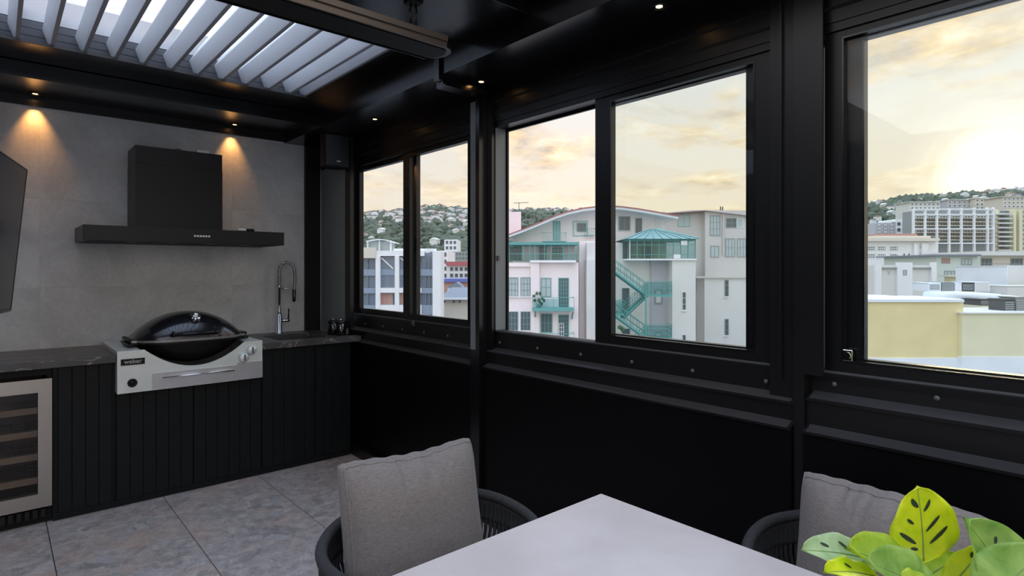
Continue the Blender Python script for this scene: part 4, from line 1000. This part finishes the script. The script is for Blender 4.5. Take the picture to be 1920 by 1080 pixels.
for x in (1372, 1376): MB().tube([(U(x, G_), G_+3, zr1-.2), (U(x, G_), G_+3, zr1+.35)], .06, 6).build('vent_pipe', 'ext_dark', C_, fix=False)

# ---- D: white framed office seen through the far window
O_ = 70.0
F_ = broot('office_building', 740, O_, 'white framed office building with blue-grey glazing seen through the far window', 'building')
pbox(MB(), 600, 811, 474, None, O_+.6, O_+5).build('glazed_core', 'ext_blue_glass', F_)
pbox(MB(), 600, 795, 470, 480, O_, O_+5).build('roof_beam', 'ext_white', F_)
pbox(MB(), 670, 704, 464, 484, O_-.3, O_-.02).build('beige_parapet', 'ext_cream', F_)
for x0, x1 in ((704, 712.5), (740, 748), (779, 787)): pbox(MB(), x0, x1, 480, None, O_-.1, O_+.55).build('column', 'ext_white', F_)
pbox(MB(), 811, 826, 471, None, O_-.5, O_+3).build('end_wall', 'ext_white', F_)
pbox(MB(), 704, 790, 540, 549, O_-.05, O_+.58).build('spandrel', 'ext_white', F_)
pbox(MB(), 704, 790, 572, 600, O_-.05, O_+.58).build('spandrel', 'ext_white', F_)
for (ya, yb) in ((505, 517), (540, 550), (572, 590)):
    pbox(MB(), 670, 703.5, ya, yb, O_+.3, O_+.59).build('blue_band', 'ext_spandrel', F_); pbox(MB(), 787.5, 810.8, ya, yb, O_+.3, O_+.59).build('blue_band', 'ext_spandrel', F_)
for (a, b) in ((712.5, 740), (748, 779)):
    ewin(F_, a+.5, b-.5, 482, 539.5, O_+.5, 2, 1, 'ext_frame_grey', 'ext_blue_glass'); pbox(MB(), a+.5, b-.5, 505, 516, O_+.38, O_+.43).build('blue_band', 'ext_spandrel', F_)
    ewin(F_, a+.8, b-3, 549.5, 571.5, O_+.5, 2, 1, 'ext_frame_grey', 'ext_brick')
    MB().tube([(U(a+1, O_), O_+.35, Zp(483, O_)), (U(b-4, O_), O_+.35, Zp(504, O_))], .10, 5).build('brace', 'ext_white', F_, fix=False)
for x in (689, 798, 805): pbox(MB(), x-.4, x+.4, 480, 600, O_+.28, O_+.59).build('mullion', 'ext_frame_grey', F_)
# rooftop pavilion with bowed roof
OP = 0; bow = [(686, 452), (696, 449.5), (710, 448), (722, 449), (737, 453.5)]; OP = O_+.8
MB().prism([(U(x, OP), Zp(y, OP)) for x, y in bow]+[(U(x, OP), Zp(y+1.8, OP)) for x, y in bow[::-1]], 'Y', OP, OP+4).build('pavilion_roof', 'ext_white', F_)
pbox(MB(), 688, 733, 452, 474, OP+1, OP+3.5).build('pavilion', 'ext_window_pale', F_)
for x in (689, 711, 732): pbox(MB(), x-1, x+1, 451, 474, OP+.5, OP+.98).build('pavilion_column', 'ext_white', F_)
pbox(MB(), 738, 818, 466, 472, OP, OP+.1).build('roof_rail', 'ext_frame_white', F_)

def simple_block(name, x0, x1, y0, d, dep, mt, label, wins=None, extra=None, cat='building', rows=3, cols=4, gm='ext_window', fm='ext_frame_grey', ybot=None, roof=None, mx=.12, my=.12, yw=None):
    b = broot(name, (x0+x1)/2, d, label, cat)
    pbox(MB(), x0, x1, y0, None, d, d+dep).build('wall', mt, b)
    if roof: pbox(MB(), x0-.6, x1+.6, y0-1.6, y0, d-.4, d+dep+.4).build('roof', roof, b)
    if wins != 0:
        yb = yw or (ybot or y0+40); cw = (x1-x0)*(1-2*mx*.5)/cols; rh = (yb-y0)/rows
        for i in range(rows):
            for j in range(cols):
                xa = x0+(x1-x0)*mx*.5+cw*j; ya = y0+rh*i
                ewin(b, xa+cw*.18, xa+cw*.82, ya+rh*.25, ya+rh*.82, d, 1, 1, fm, gm, proud=.1)
    return b
simple_block('white_tower', 833, 858, 449, 230, 14, 'ext_white', 'slim white tower block rising before the wooded hill', rows=5, cols=3, yw=500)
simple_block('white_office', 812, 840, 470, 130, 16, 'ext_white', 'white office block with small windows behind the framed office', rows=4, cols=4, yw=523)
simple_block('slate_block', 838, 905, 472, 180, 14, 'ext_frame_grey', 'grey ribbed block behind the red roof', rows=3, cols=10, yw=496)
r_ = simple_block('red_roofed_hall', 838, 910, 498, 120, 12, 'ext_greywhite', 'long white hall with a flat red roof', rows=2, cols=7, yw=522)
pbox(MB(), 836, 912, 490.5, 498, 119.5, 133).build('roof', 'ext_red', r_)
r_ = simple_block('blue_band_shop', 826, 900, 529, 105, 8, 'ext_brick', 'low brick shop with a blue fascia', wins=0); pbox(MB(), 826, 900, 523, 529, 104.6, 113.5).build('fascia', 'ext_blue', r_)
h_ = broot('gabled_house', 850, 85, 'beige house with a dark grey hipped roof below the far window', 'building')
pbox(MB(), 824, 905, 560, None, 85, 97).build('wall', 'ext_cream', h_)
MB().add([(U(821, 85), 84.5, Zp(560, 85)), (U(908, 85), 84.5, Zp(560, 85)), (U(908, 85), 98, Zp(560, 85)), (U(821, 85), 98, Zp(560, 85)), (U(840, 85), 91, Zp(541, 85)), (U(890, 85), 91, Zp(541, 85))], [(0, 1, 5, 4), (1, 2, 5), (2, 3, 4, 5), (3, 0, 4), (3, 2, 1, 0)]).build('roof', 'ext_roof_grey', h_)
pbox(MB(), 821, 908, 558.5, 562, 84.2, 84.6).build('gutter', 'ext_white', h_)
for x in (833, 851, 862, 880): ewin(h_, x-2, x+2, 563, 568, 85, 1, 1, 'ext_frame_grey', 'ext_window')
h2_ = broot('white_house', 855, 95, 'small white house with grey gable behind the beige house', 'building')
pbox(MB(), 839, 866, 537, None, 99, 103.5).build('wall', 'ext_white', h2_)
MB().prism([(U(838, 99), Zp(538, 99)), (U(867, 99), Zp(538, 99)), (U(856, 99), Zp(529, 99))], 'Y', 98.6, 103.9).build('roof', 'ext_roof_grey', h2_)

# ---- E: yellow wall buildings and white roofs seen in the nearest window
Y_ = 34.0
y1_ = broot('yellow_building', 1720, Y_, 'yellow rendered building with a white membrane roof', 'building')
pbox(MB(), 1600, 1806, 566, 671, Y_, Y_+4).build('wall', 'ext_yellow', y1_); pbox(MB(), 1600, 1806, 671, None, Y_-.05, Y_+3.9).build('base', 'ext_membrane', y1_)
pbox(MB(), 1599, 1808, 561.5, 566.5, Y_-.12, Y_+4.2).build('coping', 'ext_membrane', y1_)
MB().box(U(1600, Y_), U(1808, Y_), Y_+.2, Y_+4.1, Zp(561.5, Y_)+.001, Zp(561.5, Y_)+.03).build('roof_membrane', 'ext_membrane', y1_)
y2_ = broot('yellow_annex', 1900, 33.7, 'pale yellow lower annex at the right edge', 'building')
pbox(MB(), 1804, 2200, 588, 669, 33.7, 38).build('wall', 'ext_yellow_pale', y2_); pbox(MB(), 1804, 2200, 669, None, 33.65, 37.9).build('base', 'ext_membrane', y2_)
pbox(MB(), 1803.5, 2200, 586, 588.5, 33.6, 38.1).build('coping', 'ext_greywhite', y2_)
zr = Zp(561.5, Y_)+.03
def roofbox(x0, x1, y0, y1, d, dep, mt, label, cat, name, grille=False):
    b = broot(name, (x0+x1)/2, d, label, cat, z=Zp(y1, d))
    pbox(MB(), x0, x1, y0, y1, d, d+dep).build('casing', mt, b)
    pbox(MB(), x0-.6, x1+.6, y0-1.2, y0, d-.06, d+dep+.06).build('lid', mt, b)
    if grille:
        for k in range(5):
            yy = y0+(y1-y0)*(.15+.15*k); pbox(MB(), x0+1.5, x1-1.5, yy, yy+(y1-y0)*.09, d-.04, d-.001).build('louvre_slat', 'ext_frame_grey', b)
    else: pbox(MB(), x0+2, x1-2, y0+2, y1-1.5, d-.03, d-.001).build('panel', 'ext_greywhite', b)
    return b
roofbox(1742, 1764, 531, 546, 49, 2, 'ext_membrane', 'louvred white plant unit on the white roof', 'unit', 'plant_unit', True)
roofbox(1766, 1788, 530, 546, 49, 2, 'ext_frame_grey', 'dark louvred plant unit on the white roof', 'unit', 'plant_unit', True)
roofbox(1791, 1803, 531, 546, 49, 2, 'ext_membrane', 'narrow white plant unit with a step on the roof', 'unit', 'plant_unit')
roofbox(1804, 1827, 531, 546, 49, 2, 'ext_dark', 'grey mesh plant unit right of the narrow white one', 'unit', 'plant_unit', True)
roofbox(1827.5, 1856, 530, 547, 49, 2.5, 'ext_membrane', 'broad pale blue plant room on the roof', 'unit', 'plant_room')
roofbox(1888, 1990, 499, 535, 52, 6, 'ext_membrane', 'tall plain pale blue plant room at the right edge', 'unit', 'plant_room')
roofbox(1888, 1990, 537, 560, 48, 3, 'ext_greywhite', 'low grey rooftop box below the plain plant room', 'unit', 'plant_unit')
roofbox(1838, 1860, 562, 573, 40, 1.5, 'ext_dark', 'dark condenser unit under the white duct', 'unit', 'condenser', True)
roofbox(1884, 1903, 562, 587, 35, 1.2, 'ext_dark', 'dark shelf-like condenser at the right edge', 'unit', 'condenser', True)
roofbox(1904, 1930, 558, 587, 35.1, 1.2, 'ext_frame_grey', 'tall dark condenser beside the shelf-like one', 'unit', 'condenser', True)
dct = broot('roof_duct', 1830, 42, 'thick white curved ventilation duct crossing the roof', 'duct', z=Zp(572, 42))
MB().tube([(U(1735, 44), 44, Zp(553, 44)), (U(1790, 42), 42, Zp(553, 42)), (U(1850, 42), 42, Zp(556, 42)), (U(1872, 42), 42, Zp(558, 42)), (U(1879, 42), 42, Zp(564, 42)), (U(1880, 42), 42, Zp(576, 42))], .28, 10).build('duct_run', 'ext_membrane', dct)
MB().lathe([(0, 0), (.42, 0), (.42, .5), (0, .5)], (U(1781, 43), 42.2, Zp(560, 43)), 'Y', 16).build('fan_drum', 'ext_spandrel', dct)
sky_ = broot('roof_mound', 1690, 44, 'white membrane roof hump behind the yellow wall', 'roof', z=Zp(566, 44))
MB().grid([[(U(1600, 44)+i*1.05, 41.5+j*.9, Zp(561.5, Y_)-.75+ .55*sin(pi*j/8)*(.6+.4*sin(i*.7))) for i in range(13)] for j in range(9)]).build('membrane', 'ext_membrane', sky_)
# flats behind
f1 = simple_block('white_parapet_hall', 1642, 1757, 497, 75, 10, 'ext_greywhite', 'pale hall with a stepped white parapet behind the roofs', wins=0)
for x0, x1, y in ((1642, 1653, 494), (1683, 1711, 492), (1747, 1756, 492)): pbox(MB(), x0, x1, y, None, 74.6, 74.99).build('pilaster', 'ext_white', f1)
for x0, x1 in ((1653, 1683), (1711, 1747)): pbox(MB(), x0, x1, 501.5, 503.5, 74.7, 74.99).build('moulding', 'ext_frame_grey', f1)
ewin(f1, 1664, 1669, 507, 515, 75, 1, 1, 'ext_greywhite', 'ext_window_pale'); ewin(f1, 1693, 1700, 506, 516, 74.6, 1, 1, 'ext_frame_grey', 'ext_window_pale')
f2 = broot('green_flats', 1790, 85, 'pale green flats with paired windows behind the plant units', 'building')
pbox(MB(), 1756, 1838, 480, None, 85, 97).build('wall', 'ext_green_wall', f2); pbox(MB(), 1752, 1840, 477, 480, 84.4, 98).build('roof', 'ext_roof_grey', f2)
for (a, b, c, d) in ((1765, 1781, 484, 494), (1802, 1822, 484.5, 497), (1770, 1790, 507.5, 519), (1823, 1833, 508, 519)): ewin(f2, a, b, c, d, 85, 3, 1, 'ext_frame_grey', 'ext_brick' if a == 1765 else 'ext_window_pale')
f3 = broot('cream_flats', 1880, 88, 'cream flats with a long shared balcony at the right', 'building')
pbox(MB(), 1838.5, 2050, 479, None, 88, 99).build('wall', 'ext_cream', f3); pbox(MB(), 1837, 2050, 471, 479, 87, 99.5).build('roof', 'ext_greywhite', f3)
for (a, b, c, d) in ((1838.8, 1860, 484, 500), (1894, 1918, 484, 497), (1842, 1859, 508, 517), (1871, 1888, 508, 518), (1925, 1950, 484, 497)): ewin(f3, a, b, c, d, 88, 3, 1, 'ext_frame_grey', 'ext_window')
pbox(MB(), 1838, 1990, 500, 502.5, 86.8, 87.99).build('balcony_slab', 'ext_greywhite', f3)
for k in range(24): pbox(MB(), 1839+k*6, 1839.5+k*6, 494, 500, 86.85, 86.9).build('baluster', 'ext_frame_grey', f3, fix=False)
pbox(MB(), 1838, 1990, 493.4, 494.2, 86.83, 86.92).build('handrail', 'ext_frame_grey', f3)
f4 = broot('cream_annex', 1870, 70, 'low cream annex with a sloping lid roof before the cream flats', 'building'); pbox(MB(), 1840, 1890, 520, None, 70, 76).build('wall', 'ext_yellow_pale', f4); pbox(MB(), 1838, 1892, 517, 520, 69.6, 76.4).build('roof', 'ext_cream', f4)
# white colonial block with gridded windows
f5 = broot('colonial_block', 1690, 110, 'long white block with gridded windows and deep cornice', 'building')
pbox(MB(), 1560, 1758, 452, None, 110, 118).build('wall', 'ext_white', f5); pbox(MB(), 1556, 1762, 446, 452, 109, 119).build('cornice', 'ext_cream', f5); pbox(MB(), 1650, 1720, 438, 442, 112, 116).build('red_roof', 'ext_brick', f5)
pbox(MB(), 1640, 1745, 442, 446.2, 111, 117).build('attic', 'ext_cream', f5)
for yy in (462, 476, 506, 520):
    for xx in (1625, 1644, 1667, 1600):
        if yy > 500 and xx > 1660: continue
        ewin(f5, xx, xx+17, yy-1, yy+9, 110, 5, 2, 'ext_white', 'ext_window', fw=.15)
for (xx, yy) in ((1693, 476), (1702, 476), (1724, 462), (1724, 474)): ewin(f5, xx, xx+4, yy-1, yy+4, 110, 1, 1, 'ext_frame_white', 'ext_window')
for x0, x1 in ((1714, 1721), (1729, 1741)): pbox(MB(), x0, x1, 456, 490, 109.5, 109.99).build('pilaster', 'ext_white', f5)
f6 = simple_block('roof_garden_flats', 1742, 1757, 486, 98, 8, 'ext_greywhite', 'small pale flats with planted roof terrace', rows=1, cols=2, yw=498)
# framed concrete building
f7 = broot('white_frame_block', 1788, 150, 'large block wrapped in a white open grid frame', 'building')
pbox(MB(), 1716, 1866, 395, None, 153, 158).build('core', 'ext_frame_grey', f7)
NX = [1714, 1736, 1758, 1781, 1804, 1828, 1853, 1864]
for x in NX: pbox(MB(), x-1.3, x+1.3, 392-(x-1714)*.025, None, 150, 150.6).build('frame_column', 'ext_white', f7)
for y in (392, 402, 429, 456): pbox(MB(), 1713, 1866, y-1.1, y+1.1, 150.05, 150.62).build('frame_beam', 'ext_white', f7)
for y in (409, 416, 423, 436, 443, 450): pbox(MB(), 1716, 1864, y-1, y+.6, 151.5, 153).build('balcony_band', 'ext_cream', f7)
for j in range(6):
    for i, y in enumerate((404, 411, 418, 431, 438, 445)): ewin(f7, NX[j]+3, NX[j+1]-3, y, y+5, 153, 3, 1, 'ext_greywhite', 'ext_window', proud=.15)
f8 = broot('tall_flats', 1900, 150, 'tall beige balcony flats at the far right below the hill', 'building')
pbox(MB(), 1868, 1960, 394, None, 158, 166).build('wall', 'ext_cream', f8)
for x in (1868, 1903, 1914, 1950): pbox(MB(), x-2.5, x+2.5, 392, None, 156.5, 157.99).build('pier', 'ext_yellow_pale', f8)
for k in range(9):
    y = 400+k*8.5; pbox(MB(), 1872, 1899, y, y+2.4, 155.5, 157.99).build('balcony', 'ext_greywhite', f8); ewin(f8, 1874, 1898, y-5, y-.5, 158, 3, 1, 'ext_frame_grey', 'ext_window', proud=.1); ewin(f8, 1918, 1946, y-5, y-.5, 158, 4, 1, 'ext_frame_grey', 'ext_window', proud=.1)
f9 = simple_block('blue_white_house', 1668, 1712, 414, 170, 10, 'ext_white', 'pale blue stepped house beside the white grid block', rows=2, cols=4, yw=436)
pbox(MB(), 1679, 1702, 411, 414.5, 170, 178).build('upper_floor', 'ext_membrane', f9)
f10 = simple_block('grey_terrace', 1640, 1680, 418, 165, 10, 'ext_lilac_grey', 'grey terraced flats with white balconies on the lower slope', rows=3, cols=3, yw=438, gm='ext_white')

# ---- hills
ridge = [(300, 420), (600, 412), (683, 408), (740, 402), (790, 394), (830, 393), (873, 397), (930, 402), (1000, 401), (1060, 399), (1150, 404), (1300, 412), (1450, 408), (1560, 398), (1625, 389), (1660, 384), (1690, 377), (1712, 374), (1760, 374), (1800, 370), (1850, 368), (1900, 363), (1960, 358), (2200, 352), (2700, 360)]
def ridge_y(x):
    for (a, ya), (b, yb) in zip(ridge, ridge[1:]):
        if a <= x <= b: return ya+(yb-ya)*(x-a)/(b-a)
    return 400
DR, DB = 620., 230.
def hill_pt(x, q):
    """q 0 foot .. 1 ridge ; returns (u,d,z)"""
    d = DB+(DR-DB)*q; zr_ = Zp(ridge_y(x), DR); s = q*q*(3-2*q)*.55+q*.45
    zz = -12+(zr_+12)*s + 4*sin(x*.021+q*7)*sin(pi*q)
    return (U(x, d), d, zz)
hl = broot('hillside', 1200, DR, 'wooded city hillside closing the view', 'hill', z=0); hl['kind'] = 'structure'
rows = []
for i in range(26):
    q = i/20; rw = []
    for k in range(81):
        x = 300+30*k
        p = hill_pt(x, min(q, 1)); 
        if q > 1: p = (U(x, DR+(q-1)*400), DR+(q-1)*400, hill_pt(x, 1)[2]-(q-1)*120)
        rw.append(p)
    rows.append(rw)
MB().grid(rows).build('slope', 'hill', hl)
tr_ = MB(); rnd = random.Random(11)
VIS = [(670, 880)]*5 + [(950, 1110)]*2 + [(1600, 1960)]*6 + [(480, 2150)]*9
for k in range(4600):
    a, b = rnd.choice(VIS); x = rnd.uniform(a, b); q = rnd.uniform(.05, 1)**.8; p = hill_pt(x, q); r = rnd.uniform(2.0, 4.4)
    blob(tr_, (p[0], p[1], p[2]+r*.3), (r*1.15, r, r*.95), rnd, 1)
for k in range(800):
    a, b = rnd.choice(VIS); x = rnd.uniform(a, b); p = hill_pt(x, 1); r = rnd.uniform(1.5, 4)*(1.3 if x > 1600 else .8); blob(tr_, (p[0], p[1]-2, p[2]+r*.3), (r*1.2, r, r), rnd, 1)
u_, d_ = U(1200, DR), DR
t0 = tr_.build('woodland', 'tree', None, (u_, d_, 0), fix=False); w_ = FW*d_+RT*u_; t0.location = (w_.x, w_.y, 0); t0.rotation_euler = (0, 0, YAW)
tag(t0, 'dense woodland covering the hillside between the houses', 'trees', kind='stuff')
# houses on the slope: countable pale specks, one object each
hb = {}
for nm in ('ext_white', 'ext_greywhite', 'ext_cream', 'ext_pink'):
    wl = MB().box(-4.5, 4.5, -3.5, 3.5, -4, 3.2).mesh('wall', nm)
    for rn in ('ext_roof_grey', 'ext_roof_brown', 'ext_white'):
        rf_ = MB().prism([(-5, 3.1), (5, 3.1), (0, 5.2)], 'Y', -3.9, 3.9).mesh('roof', rn); hb[(nm, rn)] = (wl, rf_)
keys = list(hb)
for k in range(230):
    if k < 120: x = rnd.uniform(676, 878); q = min(.97, rnd.gauss(.74, .11))
    elif k < 150: x = rnd.uniform(950, 1105); q = rnd.uniform(.85, .98)
    else: x = rnd.uniform(1622, 1950); q = rnd.uniform(.35, .97)
    p = hill_pt(x, q); kk = rnd.choice(keys); wl, rf_ = hb[kk]
    w_ = FW*p[1]+RT*p[0]; s = rnd.uniform(.36, .72)*(.62+.38*p[1]/DR)
    o = bpy.data.objects.new('hill_house', wl); COL.objects.link(o); o.location = (w_.x, w_.y, p[2]+3.0); o.rotation_euler = (0, 0, YAW+rnd.uniform(-.6, .6)); o.scale = (s, s, s)
    c = bpy.data.objects.new('roof', rf_); COL.objects.link(c); c.parent = o
    side = ('hillside seen through the far window', 'hill crest behind the pink block', 'hillside behind the white grid block')[0 if k < 120 else 1 if k < 150 else 2]
    tag(o, 'small %s house with %s roof on the %s' % ({'ext_white': 'white', 'ext_greywhite': 'pale grey', 'ext_cream': 'cream', 'ext_pink': 'pinkish'}[kk[0]], {'ext_roof_grey': 'dark grey', 'ext_roof_brown': 'brown', 'ext_white': 'white'}[kk[1]], side), 'house', 'houses on the '+side)
# larger blocks high on the right-hand slope
for (x0, x1, y0, d, mt, lb) in ((1706, 1762, 379, 400, 'ext_greywhite', 'broad grey hilltop block behind the white grid block'), (1776, 1822, 375, 410, 'ext_lilac_grey', 'brownish-grey hilltop block above the white grid block'), (1828, 1862, 372, 405, 'ext_cream', 'pale hilltop block with a panelled front'), (1880, 1960, 369, 380, 'ext_cream', 'wide beige hilltop flats at the right edge')):
    b = broot('hilltop_block', (x0+x1)/2, d, lb, 'building'); pbox(MB(), x0, x1, y0, None, d, d+15).build('wall', mt, b); pbox(MB(), x0-1, x1+1, y0-1.2, y0, d-1, d+16).build('roof', 'ext_greywhite', b)
    n = int((x1-x0)/8)
    for i in range(3):
        for j in range(n): xa = x0+(x1-x0)*(j+.15)/n; ewin(b, xa, xa+(x1-x0)/n*.7, y0+2+i*7, y0+6+i*7, d, 1, 1, 'ext_white', 'ext_window', proud=.3, fw=.3)
